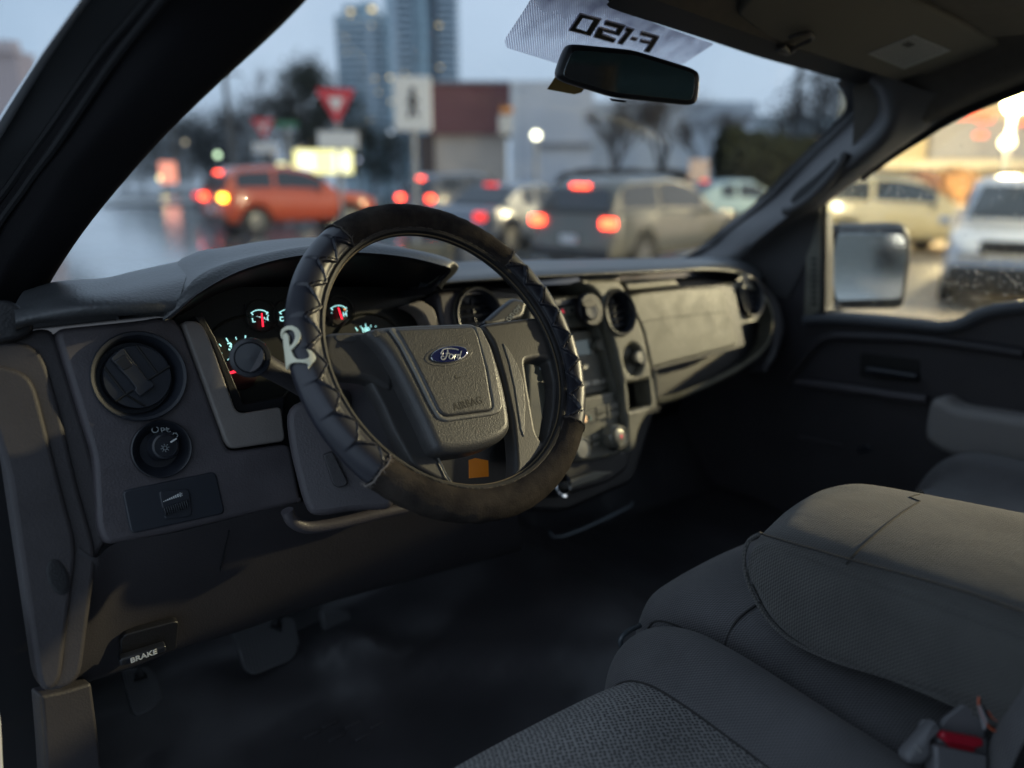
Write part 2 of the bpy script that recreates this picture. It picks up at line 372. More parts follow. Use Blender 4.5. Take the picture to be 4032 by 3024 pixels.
S2b = outy([(1095,-560),(652,0),(452,262),(238,578),(104,765),(-40,1005),(-130,1400)], [y+(-0.055) for y in YO])
S3 = outy([(1130,-560),(680,0),(480,280),(262,600),(130,790),(-10,1030),(-100,1400)], [y+(-0.05) for y in YO])
I_ = outy([(1600,-480),(1193,14),(795,390),(557,636),(325,918),(174,1157),(105,1330)], [-.15,-.02,.08,.18,.31,.41,.45])
Ib = [p + Vector((-.005, .09, .0)) for p in I_]
Ob = [p + Vector((.02, .12, .0)) for p in O_]
pil = bm_obj('windscreen_pillar', grid_loft([O3, S1], 5, 5), M['seal'], TR)
tag(pil, 'near black driver side windscreen pillar')
bm_obj('pillar_paint', grid_loft([Ob, O_, O2, O3], 5, 2), M['paintw'], pil)
for q in (S1, S2):
    tube('weather_seal', [p + Vector((.002, -.004, .001)) for p in spl(q, 8)], .0045, M['seal'], pil, 8)
bm_obj('pillar_trim', grid_loft([S1, S3, [(a+b)/2+Vector((-.012, -.018, .004)) for a, b in zip(S3, I_)], I_, Ib], 5, 5), mat('black pillar vinyl', (.008, .0075, .009), .8, spec=.15, **G_), pil, ang=60)
# cab rails and roof (they also shade the cab as they do in the truck)
HL = lambda x, y: 1.985-.12*x*x-.03*max(0, y)
rows = []
for y in (.105, .07, .0, -.2, -.5, -.9, -1.35):
    rows.append([Vector((x, y, HL(x, y) - (.045 if y > .1 else .012 if y > .06 else 0))) for x in (-.62,-.5,-.36,-.2,-.06,0,.06,.2,.36,.5,.60,.66)])
head = bm_obj('headliner', grid_loft(rows, 2, 3, .02), M['head'], TR)
# header strip along the top of the glass
hs = [WSH.at(x, y, .004) for x, y in wr[6:][::1]]
hb = [WP(c, .004) for c in [(3200,300),(3000,240),(2800,175),(2600,110),(2400,42)]]
TV = wr[-1][1]; rowA = [WSH.at(-.60, TV+.0, .01), WSH.at(-.40, TV+.03, .012), WSH.at(-.2, TV+.035, .013), WSH.at(-.08, TV+.02, .013)] + [WP(c, .012) for c in [(2400,30),(2600,97),(2800,162),(3000,228),(3200,282),(3385,335)]]
rowB = [p + Vector((0, -.045, .012)) for p in rowA]
rowC = [Vector((p.x, .00, HL(p.x, 0)+.004)) for p in rowA]
bm_obj('header_trim', grid_loft([rowA, rowB], 3, 2), M['seal'], TR)
bm_obj('header_panel', grid_loft([rowB, [(a*.5+b*.5)+Vector((0, -.006, -.004)) for a, b in zip(rowB, rowC)], rowC], 3, 3), M['head'], TR)
bm = bmesh.new()
add_box(bm, (0, -1.36, 1.12), (1.5, .03, .60)); add_box(bm, (-.70, -1.36, 1.68), (.14, .028, .52)); add_box(bm, (.70, -1.36, 1.68), (.14, .028, .52)); bm_obj('cab_back_wall', bm, M['face2'], TR, sm=False)
box('rear_window', (0, -1.36, 1.67), (1.26, .004, .50), glassmat('tinted rear glass', (.22, .26, .25), .05), TR)
box('outer_roof', (0, -.62, 2.03), (1.30, 1.44, .03), M['paintw'], TR, .01)
# driver side rear pillar and sill (behind the camera)
box('door_pillar', (-.76, -1.10, 1.45), (.10, .36, 1.15), M['paintw'], TR, .03)
box('door_pillar', (.79, -1.24, 1.50), (.08, .24, 1.0), M['ptrim'], TR, .03)
# passenger pillar
Wp = [WP(p, .010) for p in [(3390,290),(3418,345),(3416,408),(3352,482),(3182,644),(3036,788),(2898,890),(2796,978),(2706,1018),(2600,1050)]]
Mp = outl([(3490,300),(3500,380),(3500,470),(3440,560),(3290,690),(3140,820),(3030,905),(2930,985),(2860,1040),(2800,1090)], [.655,.665,.672,.68,.695,.71,.72,.73,.735,.74])
Np = outl([(3660,360),(3640,440),(3560,545),(3490,610),(3370,705),(3250,800),(3170,850),(3080,940),(3000,1040),(2950,1130)], [.705,.72,.725,.735,.75,.76,.765,.77,.775,.775])
Vp = outl([(3900,385),(3760,455),(3640,527),(3520,603),(3400,690),(3275,780),(3225,840),(3200,960),(3150,1080),(3100,1180)], [.77,.775,.78,.785,.79,.795,.795,.795,.795,.795])
Wf = [p + Vector((.0, .05, -.01)) for p in Wp]
pp = bm_obj('windscreen_pillar', grid_loft([Wf, Wp, [(a*.8+b*.2)+Vector((-.006,-.004,0)) for a, b in zip(Wp, Mp)], Mp, Np, Vp], 5, 4), M['ptrim'], TR, ang=60)
tag(pp, 'grey passenger side windscreen pillar with a grab handle')
gh = [atx(p, .70) for p in [(3290,640),(3240,700),(3180,755),(3125,798),(3118,812)]]
tube('grab_handle', [p + Vector((-.012, 0, .0)) for p in spl([atx(p, .705) for p in [(3345,600),(3322,650),(3262,722),(3195,785),(3135,822),(3098,830)]], 6)], [.006]+[.011]*29+[.006], M['ptrim'], pp, 10)
bm_obj('handle_recess', loft([spl([atx(p, .690) for p in [(3290,622),(3215,690),(3140,752),(3112,790)]], 5), spl([atx(p, .690) for p in [(3300,640),(3250,708),(3180,765),(3126,806)]], 5)]), M['black'], pp)
# rail over the passenger window
railA = outl([(3400,690),(3520,603),(3640,527),(3760,455),(3900,392),(4032,340),(4400,195),(4900,50)], [.79,.787,.783,.78,.778,.776,.775,.775])
railB = [Vector((.725, p.y-.01, p.z+.02)) for p in railA]
railC = [Vector((.655, p.y-.01, HL(.655, min(p.y, 0))+.003)) for p in railA]
bm_obj('roof_rail_trim', grid_loft([railA, railB, [(a+b)/2+Vector((.012,0,.01)) for a, b in zip(railB, railC)], railC], 4, 4), M['head'], TR)
tube('door_seal', spl([p + Vector((-.006, 0, -.006)) for p in railA], 5), .007, M['seal'], TR, 8)
rowU = [Vector((x, y, z)) for x, y, z in ((.60,.12,1.80),(.66,.08,1.85),(.70,.0,1.885),(.705,-.3,1.89),(.705,-.9,1.89),(.70,-1.35,1.88))]
# ---------------- sun visor, mirror
VIS = mkplane((.46, -.02, 1.905), (Vector((.64,.05,1.856))-Vector((.28,.05,1.889))).cross(Vector((.34,-.1,1.93))-Vector((.28,.05,1.889)))*-1, (1, 0, -.09))
if VIS.n.z > 0: VIS = mkplane(VIS.O, -VIS.n, (1, 0, -.09))
vis = plate('sun_visor', [(3010,140),(3085,178),(3524,322),(3600,302),(3625,297),(3700,317),(3900,250),(3963,212),(3935,170),(3790,92),(3560,-20),(3380,-110),(3100,-180),(2900,60),(2960,110)], VIS, 0, .016, M['visor'], TR, bev=.006, r=.012)
lab = plate('warning_label', [(3417,213),(3600,138),(3745,200),(3560,272)], VIS, .0012, .0008, mat('grey visor label', (.27, .28, .28), .7), vis, bev=0)
u0, v0 = VIS.loc((3417,213), .002); u1, v1 = VIS.loc((3600,138), .002); u2, v2 = VIS.loc((3560,272), .002)
bm = bmesh.new(); A = Vector((u0, v0)); B = Vector((u1, v1))-A; Cc = Vector((u2, v2))-A
rs = random.Random(3)
def q4(bm, a, b, c, d, z=0):
    bm.faces.new([bm.verts.new((p.x, p.y, z)) for p in (a, b, c, d)])
for i in range(11):
    t0 = .07+i*.08; s = .05
    while s < .93:
        l = rs.uniform(.03, .09); 
        if i < 5 and s < .0: pass
        a = A+Cc*t0+B*s; q4(bm, a, a+B*l, a+B*l+Cc*.022, a+Cc*.022); s += l+.018
bm_obj('label_print', bm, mat('faint label print', (.05, .05, .055), .7), vis, VIS.mat(.0016), sm=False)
bm = bmesh.new(); A2 = A+Cc*.12+B*.62
q4(bm, A2, A2+B*.17, A2+B*.17+Cc*.2, A2+Cc*.2); bm_obj('label_pictogram', bm, M['printb'], vis, VIS.mat(.002), sm=False)
clip = spl([VIS.hit(p, .008) for p in [(3083,183),(3110,205),(3128,190),(3150,178),(3190,160),(3200,145),(3180,133),(3140,138),(3105,150)]], 5)
tube('visor_clip', clip, .0035, mat('brown clip plastic', (.06, .05, .04), .5), vis, 8)
bm = bmesh.new(); add_box(bm, (0, 0, 0), (.035, .02, .012), bev=.005); bm_obj('visor_clip', bm, mat('brown clip plastic', (.09, .07, .055), .4), vis, VIS.mat(.004) @ Matrix.Translation((*VIS.loc((3095,195), .004), 0)))
# driver visor hinge blob at the top of the header and map light housing
hg = bm_obj('visor_mount', lathe([(0.0,-.016),(.012,-.014),(.016,-.004),(.014,.008),(0,.014)], 20), mat('amber tinted clip', (.16, .12, .07), .3), TR, Matrix.Translation(atd(2515, 18, 1.12)))
tag(hg, 'small tan visor mount at the header')
bm = bmesh.new(); add_box(bm, (0, 0, 0), (.17, .10, .045), bev=.02, seg=4)
bm_obj('overhead_lamp', bm, M['face2'], TR, Matrix.Translation((.155, .01, 1.955)) @ Matrix.Rotation(.25, 4, 'Z'))
# mirror
mc = atd(2465, 285, 1.02); mn = (CAM + Vector((.35, -.1, 0)) - mc)
MIR = mkplane(mc, mn)
MIR = mkplane(mc, mn, MIR.s + MIR.t*.05)
mh = plate('rear_view_mirror', [(2232,182),(2262,172),(2500,196),(2735,268),(2765,290),(2755,400),(2728,418),(2420,385),(2215,322),(2190,296)], MIR, 0, .026, M['black'], TR, bev=.009, r=.012)
MG = plate('mirror_glass', [(2254,196),(2500,216),(2722,284),(2738,298),(2730,386),(2712,396),(2420,364),(2228,306),(2216,290)], MIR, .0012, .002, M['mirror'], mh, bev=.0004, r=.010)
tube('mirror_arm', [mc + MIR.n*-.02, mc + MIR.n*-.07], .010, M['black'], mh)
plate('dimming_tab', [(2408,388),(2470,396),(2462,404),(2415,398)], MIR, .003, .012, M['black'], mh, bev=.002)
PT_ = mkplane(atd(2240, 335, 1.06), (-.2, -1, -.5))
tg = plate('paper_tag', [(2155,352),(2192,296),(2330,318),(2290,364),(2262,372)], PT_, 0, .0012, mat('tan card', (.20, .14, .045), .8), None, bev=0)
tag(tg, 'small tan card tucked behind the left end of the rear view mirror', 'card')
# ---------------- dashboard
def c1(u, v): return (.6027*u, 900+.6027*v)
def c3(u, v): return (2100+.7534*u, 950+.7534*v)
def c4(u, v): return (.7378*u, 1800+.7378*v)
def c6(u, v): return (800+.3316*u, 1150+.3316*v)
def cw(u, v): return (1300+.5425*u, 1200+.5425*v)
def cs(u, v): return (2150+.5727*u, 1050+.5727*v)
D = DASH
# main face on the left: vents, switch. w=0
db = plate('dashboard', [c1(350,655), c1(900,600), c1(1120,568), c1(1190,640), c1(1430,1280), c1(1478,1430), c1(1530,1452), (1145,1745), (1188,1977), c4(1610,240), c4(900,410), c4(640,458), c4(560,470), c4(520,380), (369,1800), (241,1382)],
            D, 0, .05, M['face'], TR, bev=.006, r=.012, holes=[pxcirc(D, (547,1482), .003, .0435, wl=0), pxcirc(D, (636,1768), .003, .0275, wl=0)], rh=0)
tag(db, None)
def sub(*a, **k): return plate(*a, parent=db, **k)
P_ = lambda name, px, w, th, m, **k: plate(name, px, D, w, th, m, db, **k)
# side cap steps
P_('side_panel', [c1(350,655), (241,1382), (369,1800), (443,2110), (384,2184), (317,2693), (159,2737), (20,1800), (-60,1340), (90,1322), (139,1292)], -.012, .05, M['side'], bev=.006, r=.02)
P_('side_panel', [(-120,1330), (108,1346), (175,1400), (241,1623), (301,1888), (384,2184), (317,2693), (159,2735), (20,1800), (-90,1500)], -.006, .04, M['side'], bev=.005, r=.02)
P_('side_panel', [(-140,1420), (60,1445), (136,1497), (238,1900), (306,2154), (262,2500), (240,2700), (158,2733), (30,1850), (-80,1500)], .0, .04, M['side'], bev=.005, r=.02)
P_('pillar_base_trim', [(-160,1180), (60,1180), (130,1260), (139,1300), (95,1332), (0,1352), (-160,1380)], .004, .04, M['black'], bev=.005, r=.01)
u, v = D.loc((229,2272), .001)
bm_obj('thumb_hole', lathe([(.0, .0006), (.006, .0006), (.0085, .0004), (.0095, .0)], 32, sy=2.1), M['black'], db, D.mat(.001) @ Matrix.Translation((u, v, 0)) @ Matrix.Rotation(.12, 4, 'Z'))
# knee panel (top edge on the dash plane, bottom edge further forward)
kt = [D.hit(p, -.004) for p in [(306,2154),(376,2196),(457,2139),(664,2102),(830,2063),(1188,1977),(1500,1930),(2000,1900)]]
kb = [aty(p, y) for p, y in zip([(225,2712),(317,2693),(478,2645),(700,2560),(922,2493),(1254,2383),(1600,2290),(2050,2170)], [.17,.20,.23,.25,.26,.27,.28,.29])]
km = [(a*.5+b*.5)+Vector((0, -.012, -.004)) for a, b in zip(kt, kb)]
kn = bm_obj('knee_panel', grid_loft([kt, km, kb, [p+Vector((0, .10, .01)) for p in kb]], 4, 5), M['face2'], db)
tube('panel_gap', [aty(p, y) for p, y in (((902,2090), .138), ((870,2230), .172), ((810,2500), .245))], .0012, M['black'], db, 6)
# kick panel
plate('kick_panel', [(159,2740),(250,2722),(361,2689),(383,2850),(420,3200),(190,3200),(176,2950)], mkplane((0, .24, 0), (.25, -1, .1)), 0, .03, M['face2'], TR, bev=.004, r=.004)  # darker plastic than the dash face: its shade is put into the colour
# door opening seal at far left and painted sill
tube('weather_seal', spl([atx(p, x) for p, x in (((-200,1300), -.785), ((-110,1600), -.79), ((-10,2000), -.79), ((70,2400), -.79), ((130,2750), -.79), ((180,3200), -.79))], 6), .012, M['seal'], TR, 10)
plate('door_frame_side', [(-400,1300),(-60,1300),(60,1850),(160,2700),(240,3300),(-400,3300)], mkplane((0, .30, 0), (0, -1, 0)), 0, .02, M['seal'], TR, bev=.003)
plate('painted_sill', [(-260,2500),(-40,2500),(6,2860),(26,3300),(-260,3300)], mkplane((0, .12, 0), (0, -1, 0)), 0, .05, M['paintw'], TR, bev=.004)
# air vent builder
def vent(pxc, w, r, kind, rot=0):
    vn = disc('air_vent', pxc, D, w, [(r*1.0, -.002), (r*1.10, .002), (r*1.13, .0045), (r*1.10, .007), (r*1.03, .006), (r*.98, .001), (r*.94, -.010), (r*.90, -.020), (0, -.022)], M['vent'], db, 64)
    u, v = D.loc(pxc, w); base = D.mat(w) @ Matrix.Translation((u, v, 0)) @ Matrix.Rotation(rot, 4, 'Z')
    if kind == 'shut':
        bm = lathe([(r*.80, -.016), (r*.80, -.006), (r*.78, -.004), (0, -.0035)], 56)
        b = bm_obj('vent_flap', bm, M['vent'], db, base)
        def strip(pts, z, th, m, bev=.0012, rr=.003):
            me = smooth(curve_mesh([chaikin([(x*r, y*r) for x, y in pts], rr)], th, bev)); return link('vent_louvre', me, m, db, base @ Matrix.Translation((0, 0, z)))
        strip([(-.30,.72),(.10,.80),(.10,.0),(.10,-.20),(.16,-.22),(.16,-.40),(-.30,-.42),(-.30,-.22),(-.24,-.20),(-.24,.1)], .0035, .004, M['vent'])
        strip([(-.30,.62),(.04,.64),(.04,.30),(-.22,.30)], .0046, .003, M['gloss'])
        for pts in ([(-.78,-.20),(-.30,-.20)], [(.14,-.2),(.78,-.2)], [(.42,.66),(.42,-.2)], [(-.5,-.2),(-.5,.62)], [(-.5,-.2),(-.3,-.7)]):
            add = [base @ Vector((x*r, y*r, -.0030)) for x, y in pts]; tube('vent_groove', add, .0013, M['printb'], db, 6)
    else:
        for k, (y, a) in enumerate(((.45, .5), (.12, .35), (-.22, .2), (-.52, .1))):
            h = sqrt(max(.05, .85**2-y*y))*r
            bm = bmesh.new(); add_box(bm, (0, y*r, -.010), (2*h*.96, r*.30, .0022), bev=.0008); 
            bmesh.ops.rotate(bm, verts=bm.verts, cent=(0, y*r, -.010), matrix=Matrix.Rotation(-.75, 3, 'X'))
            bm_obj('vent_louvre', bm, M['gloss'], db, base)
        bm = bmesh.new(); add_box(bm, (0, -.02*r, -.012), (r*.10, r*1.5, .006), bev=.001); bm_obj('vent_flap', bm, M['vent'], db, base)
    return vn
vent((547,1482), .003, .0455, 'shut', .42)
# headlamp switch
sw = disc('headlamp_switch', (636,1768), D, .003, [(.028, -.002), (.0320, .001), (.0332, .003), (.0320, .0042), (.029, .002), (.021, -.009), (0, -.011)], M['gloss'], db, 56)
u, v = D.loc((650,1757), .012)
bm = lathe([(.0158, -.020), (.0158, .0), (.0146, .003), (.0124, .004), (.0119, .0028), (0, .0034)], 40)
add_box(bm, (.0, .0135, -.006), (.0075, .009, .012), bev=.002)
kn_ = bm_obj('headlamp_switch', bm, M['gloss'], db, D.mat(.012) @ Matrix.Translation((u, v, 0)) @ Matrix.Rotation(-.75, 4, 'Z'))
text('switch_marking', 'O', .011, D, (611,1693), .0005, M['greyprint'], db); text('switch_marking', 'P€', .010, D, (653,1694), .0005, M['greyprint'], db)
tube('switch_marking', [D.hit(p, .012) for p in ((680,1712),(684,1706),(694,1706),(700,1714),(697,1722))], .0006, M['greyprint'], db, 5)
plate('switch_marking', [(670,1739),(694,1724),(697,1729),(674,1744)], D, .018, .0008, M['white'], db, bev=0)
bm = bmesh.new()
c0 = Vector((*D.loc((650,1764), .0168), 0))
add_tube(bm, [c0+Vector((.0022*cos(a), .0022*sin(a), 0)) for a in [i*pi/6 for i in range(12)]], .0004, 4, True)
for i in range(8):
    a = i*pi/4; add_tube(bm, [c0+Vector((.0031*cos(a), .0031*sin(a), 0)), c0+Vector((.0048*cos(a), .0048*sin(a), 0))], .0004, 4)
bm_obj('switch_marking', bm, M['greyprint'], db, D.mat(.0168), sm=False)
# dimmer plate
P_('dimmer_panel', [(483,1940),(500,1928),(838,1858),(853,1868),(884,2010),(876,2024),(530,2100),(514,2092)], .003, .01, M['vent'], bev=.002, r=.004)
P_('dimmer_panel', [(626,1940),(636,1932),(738,1926),(746,1932),(758,2020),(750,2034),(656,2046),(648,2040)], .0055, .006, M['vent'], bev=.0015, r=.004)
u, v = D.loc((692,1999), .006)
bm = bmesh.new()
for i in range(11): add_box(bm, (-.0125+i*.0025, 0, 0), (.0017, .0095, .004), bev=.0006, seg=1)
add_box(bm, (0, 0, -.002), (.028, .0095, .003))
bm_obj('dimmer_wheel', bm, M['gloss'], db, D.mat(.0075) @ Matrix.Translation((u, v, 0)) @ Matrix.Rotation(.06, 4, 'Z'))
bm = bmesh.new(); u, v = D.loc((676,1962), .0062)
for i in range(8): 
    h = .0008+.0004*i; vs = add_box(bm, (-.009+i*.0023, h/2-.001, 0), (.0014, h, .0003))
bm_obj('dimmer_marking', bm, M['white'], db, D.mat(.0062) @ Matrix.Translation((u, v, 0)) @ Matrix.Rotation(.06, 4, 'Z'), sm=False)
text('dimmer_marking', '☼' if 0 else '*', .012, D, (712,1956), .0062, M['white'], db)
# warm grey trim round the gauges
P_('cluster_trim', [c1(1190,605), c1(1285,600), c1(1335,640), c1(1385,750), c1(1535,1170), c1(1560,1200), c1(1600,1205), c1(1840,1163), c1(1867,1388), c1(1520,1440), c1(1480,1405)], .004, .022, M['warm'], bev=.003, r=.007)
P_('cluster_trim', [(1600,1200),(1660,1180),(1712,1215),(1735,1290),(1700,1300),(1672,1240),(1640,1215)], -.01, .03, M['warm'], bev=.003, r=.006)
# small face patch under the trim to the right
# gauges: recessed plane
G = -.045
P_('gauge_panel', [(700,1130),(1720,1130),(1760,1300),(1740,1500),(1250,1640),(920,1700),(690,1500)], G, .01, M['lens'], bev=0)
P_('cluster_side_wall', [c1(1270,570), c1(1300,620), c1(1385,750), c1(1540,1190), (1120,1640), (1120,1560), (960,1590), (850,1330), (800,1240)], -.02, .03, M['black'], bev=.002)
def gl(p, w=G+.001): return Vector(D.loc(p, w))
def tick(bm, a, b, wd, z=0):
    a = Vector(a); b = Vector(b); d = (b-a).normalized(); n_ = Vector((-d.y, d.x))*wd/2
    q4(bm, a-n_, b-n_, b+n_, a+n_, z)
# tachometer
bm = bmesh.new()
for a, b, wd in ((c6(190,615), c6(215,645), .0012), (c6(272,545), c6(298,590), .0016), (c6(386,532), c6(396,565), .0012), (c6(502,515), c6(500,570), .0018), (c6(614,575), c6(602,603), .0014), (c6(716,636), c6(692,665), .0014)):
    tick(bm, gl(a), gl(b), wd)
bm_obj('gauge_scale', bm, M['cyan'], db, D.mat(G+.001), sm=False); bm = bmesh.new()
# tick marks of the speedometer peeking over the hub
for a, b, wd in ((c6(1808,420), c6(1835,460), .0016), (c6(1868,402), c6(1885,432), .0012), (c6(1926,375), c6(1936,422), .0016), (c6(1990,390), c6(1992,418), .0012), (c6(2050,400), c6(2046,416), .0012)):
    tick(bm, gl(a), gl(b), wd)
bm_obj('gauge_scale', bm, M['cyan'], db, D.mat(G+.001), sm=False)
for s, p, sz, ro in (('3', c6(322,650), .014, 0), ('2', c6(205,757), .014, 0), ('RPM', c6(352,775), .008, .7), ('100', c6(1930,450), .009, 0)):
    text('gauge_numeral', s, sz, D, p, G+.001, M['cyan'], db, rot=ro, bold=.0003)
ring_ = lambda c, r, w, m, nm='gauge_ring': bm_obj(nm, lathe([(r*.97, 0), (r, .003), (r*1.03, 0)], 56), m, db, D.mat(w) @ Matrix.Translation((*D.loc(c, w), 0)))
dkr = mat('dark olive gauge ring', (.028, .026, .02), .4)
ring_(c6(560,850), .062, G+.001, dkr); ring_(c6(2000,760), .062, G+.001, dkr)
P_('needle', [c6(244,975), c6(248,994), c6(486,932), c6(455,905), c6(430,905)], G+.008, .0014, M['needle'], bev=0)
bm_obj('needle_hub', lathe([(.022, 0), (.022, .004), (.02, .005), (0, .005)], 40), mat('dark red lens', (.02, .004, .005), .3), db, D.mat(G+.001) @ Matrix.Translation((*D.loc(c6(430,960), G), 0)))
# small gauges
def small(cx, cy, L, H, n0, n1, full=True, s=1.0):
    f = lambda x, y: c6(cx+x*s, cy+y*s)
    bm = bmesh.new(); A = [gl(f(105*cos(a)*1.0, 10-70*sin(a))) for a in [.55+i*(pi-1.1)/14 for i in range(15)]]
    add_tube(bm, [Vector((p.x, p.y, 0)) for p in A], .00075, 4)
    for p, q in ((( -102,-30),(-75,0)), ((102,-35),(82,-5))): tick(bm, gl(f(*p)), gl(f(*q)), .0016, .0002)
    for p, q in (((-95,30),(-82,40)), ((110,0),(98,18))): tick(bm, gl(f(*p)), gl(f(*q)), .0012, .0002)
    bm_obj('gauge_scale', bm, M['cyan'], db, D.mat(G+.001), sm=False)
    if L: text('gauge_numeral', L, .0088, D, f(-70, 62), G+.001, M['cyan'], db, bold=.0002)
    if H: text('gauge_numeral', H, .0088, D, f(82, 55), G+.001, M['cyan'], db, bold=.0002)
    if n0: P_('needle', [f(n0[0]-6, n0[1]), f(n0[0]+7, n0[1]), f(n1[0]+10, n1[1]), f(n1[0]-9, n1[1])], G+.006, .001, M['needle'], bev=0)
    ring_(f(20, 10), .0215, G+.001, dkr)
small(668, 272, 'L', 'H', (698,0), (0,0)) if 0 else None
small(668, 272, 'L', 'H', (28, -22), (44, 138))
small(1000, 265, 'C', None, (60, -25), (70, 120), s=.95)
small(1608, 215, None, 'H', (-2, -35), (48, 115), s=.92)
P_('gauge_icon', [c6(632,285), c6(655,292), c6(682,292), c6(682,302), c6(660,312), c6(650,300)], G+.0015, .0004, M['cyan'], bev=0)
P_('gauge_icon', [c6(1668,195), c6(1690,195), c6(1694,215), c6(1672,215)], G+.0015, .0004, emis('orange zone', (1, .35, .05), .9), bev=0)
for a, b in ((c6(495,140), c6(540,420)), (c6(830,110), c6(905,430)), (c6(1500,300), c6(1540,400))):
    tube('gauge_divider', [D.hit(a, G+.002), D.hit(b, G+.002)], .001, M['printb'], db, 6)
# binnacle hood
lip = [((640,1262), .175), ((681,1232), .175), ((771,1156), .172), ((904,1078), .168), ((1040,1030), .165), ((1193,1000), .163), ((1397,990), .163), ((1591,1008), .165), ((1720,1038), .17), ((1768,1056), .175), ((1752,1082), .18), ((1718,1112), .19), ((1700,1140), .20)]
Lp = [aty(p, y) for p, y in lip]
cx_ = sum(p.x for p in Lp)/len(Lp)
row1 = Lp
row0 = [p + Vector((0, .006, -.007)) for p in Lp]; row0[0] = Lp[0]; 
tops = [aty(p, y) for p, y in [((655,1250), .20), ((684,1195), .20), ((738,1106), .21), ((844,1040), .215), ((1010,1003), .215), ((1193,973), .215), ((1397,962), .215), ((1591,980), .215), ((1735,1012), .215), ((1790,1046), .215), ((1785,1078), .22), ((1745,1115), .225), ((1730,1140), .23)]]
mid = [Vector((p.x+(-.03 if i < 3 else .012 if i > 9 else 0), .36, min(p.z-.006, 1.60) if 2 < i < 10 else min(p.z, 1.54)-.01)) for i, p in enumerate(tops)]
bk = [Vector((p.x*1.02, .56, 1.495)) for p in tops]
fr = [(a*.6+b*.4)+Vector((0, -.003, .006)) for a, b in zip(row1, tops)]
hood = bm_obj('gauge_hood', grid_loft([row1, fr, tops, mid, bk], 4, 5), M['pad'], db, ang=60)
inn = [Vector((p.x*.97+cx_*.03, .30, p.z-.045 if p.z > 1.55 else p.z-.02)) for p in row0]
bm_obj('hood_lining', grid_loft([row1, row0, inn, [p+Vector((0, .1, -.04)) for p in inn]], 4, 4), M['black'], db, ang=60)
lipline = spl([aty(p, .20) for p in [(1330,1012),(1480,1018),(1600,1030),(1700,1050),(1736,1068),(1725,1090),(1690,1118)]], 5)
tube('hood_seam', lipline, .0009, mat('olive seam', (.07, .065, .05), .5), db, 6)
# upper pad, left of the hood
A0 = [aty(p, y) for p, y in [((60,1300), .19), ((139,1276), .19), ((260,1262), .185), ((374,1250), .182), ((540,1240), .178), ((700,1226), .180)]]
A1 = [aty(p, y) for p, y in [((60,1255), .18), ((150,1232), .18), ((268,1208), .176), ((380,1196), .174), ((545,1182), .176), ((712,1160), .190)]]
A2 = [aty(p, y) for p, y in [((60,1200), .24), ((170,1172), .24), ((285,1150), .24), ((392,1142), .24), ((520,1122), .235), ((735,1080), .25)]]
A3 = [aty(p, y) for p, y in [((100,1150), .42), ((207,1118), .42), ((310,1108), .42), ((416,1101), .42), ((540,1072), .42), ((740,1030), .42)]]
A4 = [Vector((p.x, .60, 1.47)) for p in A3]
bm_obj('upper_pad', grid_loft([[p+Vector((0, .05, .0)) for p in A0], A0, A1, A2, A3, A4], 5, 5), M['pad'], db, ang=60)
# upper pad, right of the hood
B0 = [aty(p, y) for p, y in [((1640,1140), .24), ((1726,1124), .24), ((1900,1110), .245), ((2138,1097), .25), ((2400,1086), .255), ((2600,1076), .265), ((2755,1070), .28), ((2850,1072), .30), ((2930,1086), .33), ((2990,1110), .36)]]
B1 = [aty(p, y) for p, y in [((1650,1120), .235), ((1735,1106), .235), ((1905,1093), .24), ((2140,1080), .245), ((2400,1068), .25), ((2600,1059), .26), ((2760,1052), .275), ((2860,1056), .30), ((2940,1072), .33), ((2996,1096), .36)]]
B2 = [aty(p, y) for p, y in [((1660,1082), .28), ((1750,1074), .28), ((1920,1064), .285), ((2150,1052), .29), ((2400,1043), .295), ((2600,1036), .305), ((2770,1030), .32), ((2870,1036), .345), ((2950,1055), .37), ((3004,1080), .39)]]
B3 = [aty(p, y) for p, y in [((1680,1040), .44), ((1780,1036), .44), ((1950,1030), .45), ((2170,1026), .46), ((2400,1021), .47), ((2600,1018), .48), ((2780,1016), .49), ((2890,1022), .49), ((2960,1040), .48), ((3010,1066), .46)]]
B4 = [Vector((p.x*1.0, .68, 1.452)) for p in B3]
bm_obj('upper_pad', grid_loft([[p+Vector((0, .06, .0)) for p in B0], B0, B1, B2, B3, B4], 4, 5), M['pad'], db, ang=60)
bm = bmesh.new(); add_box(bm, (.12, .52, 1.483), (.36, .10, .006), bev=.002); bm_obj('defroster_grille', bm, M['black'], db)
# body behind all faces (closes the dash)
bk = plate('dash_core', [(560,1270),(1650,1110),(2140,1120),(2760,1085),(2960,1100),(3060,1190),(3080,1280),(3049,1402),(2808,1530),(2585,1612),(2500,1900),(2230,2020),(1500,2000),(1188,1990),(900,1900)], D, -.058, .16, M['black'], db, bev=.01, r=.02)
# left centre vent tube and strip
P_('centre_panel', [(1700,1150),(1726,1142),(1950,1138),(2060,1150),(2240,1160),(2240,1300),(1960,1330),(1720,1300)], -.034, .03, M['black'], bev=.004, r=.01)
P_('vent_housing', [(1722,1160),(1735,1150),(1925,1140),(1950,1150),(1972,1205),(1990,1300),(2010,1420),(1820,1440),(1745,1300)], -.006, .04, M['face'], bev=.006, r=.012, holes=[pxcirc(D, (1884,1245), -.004, .038, wl=-.006)], rh=0)
vent((1884,1245), -.004, .040, 'open', 0)
vr = mat('olive vent ring', (.09, .085, .065), .4)
ring_((1884,1245), .047, -.003, vr, 'vent_trim')
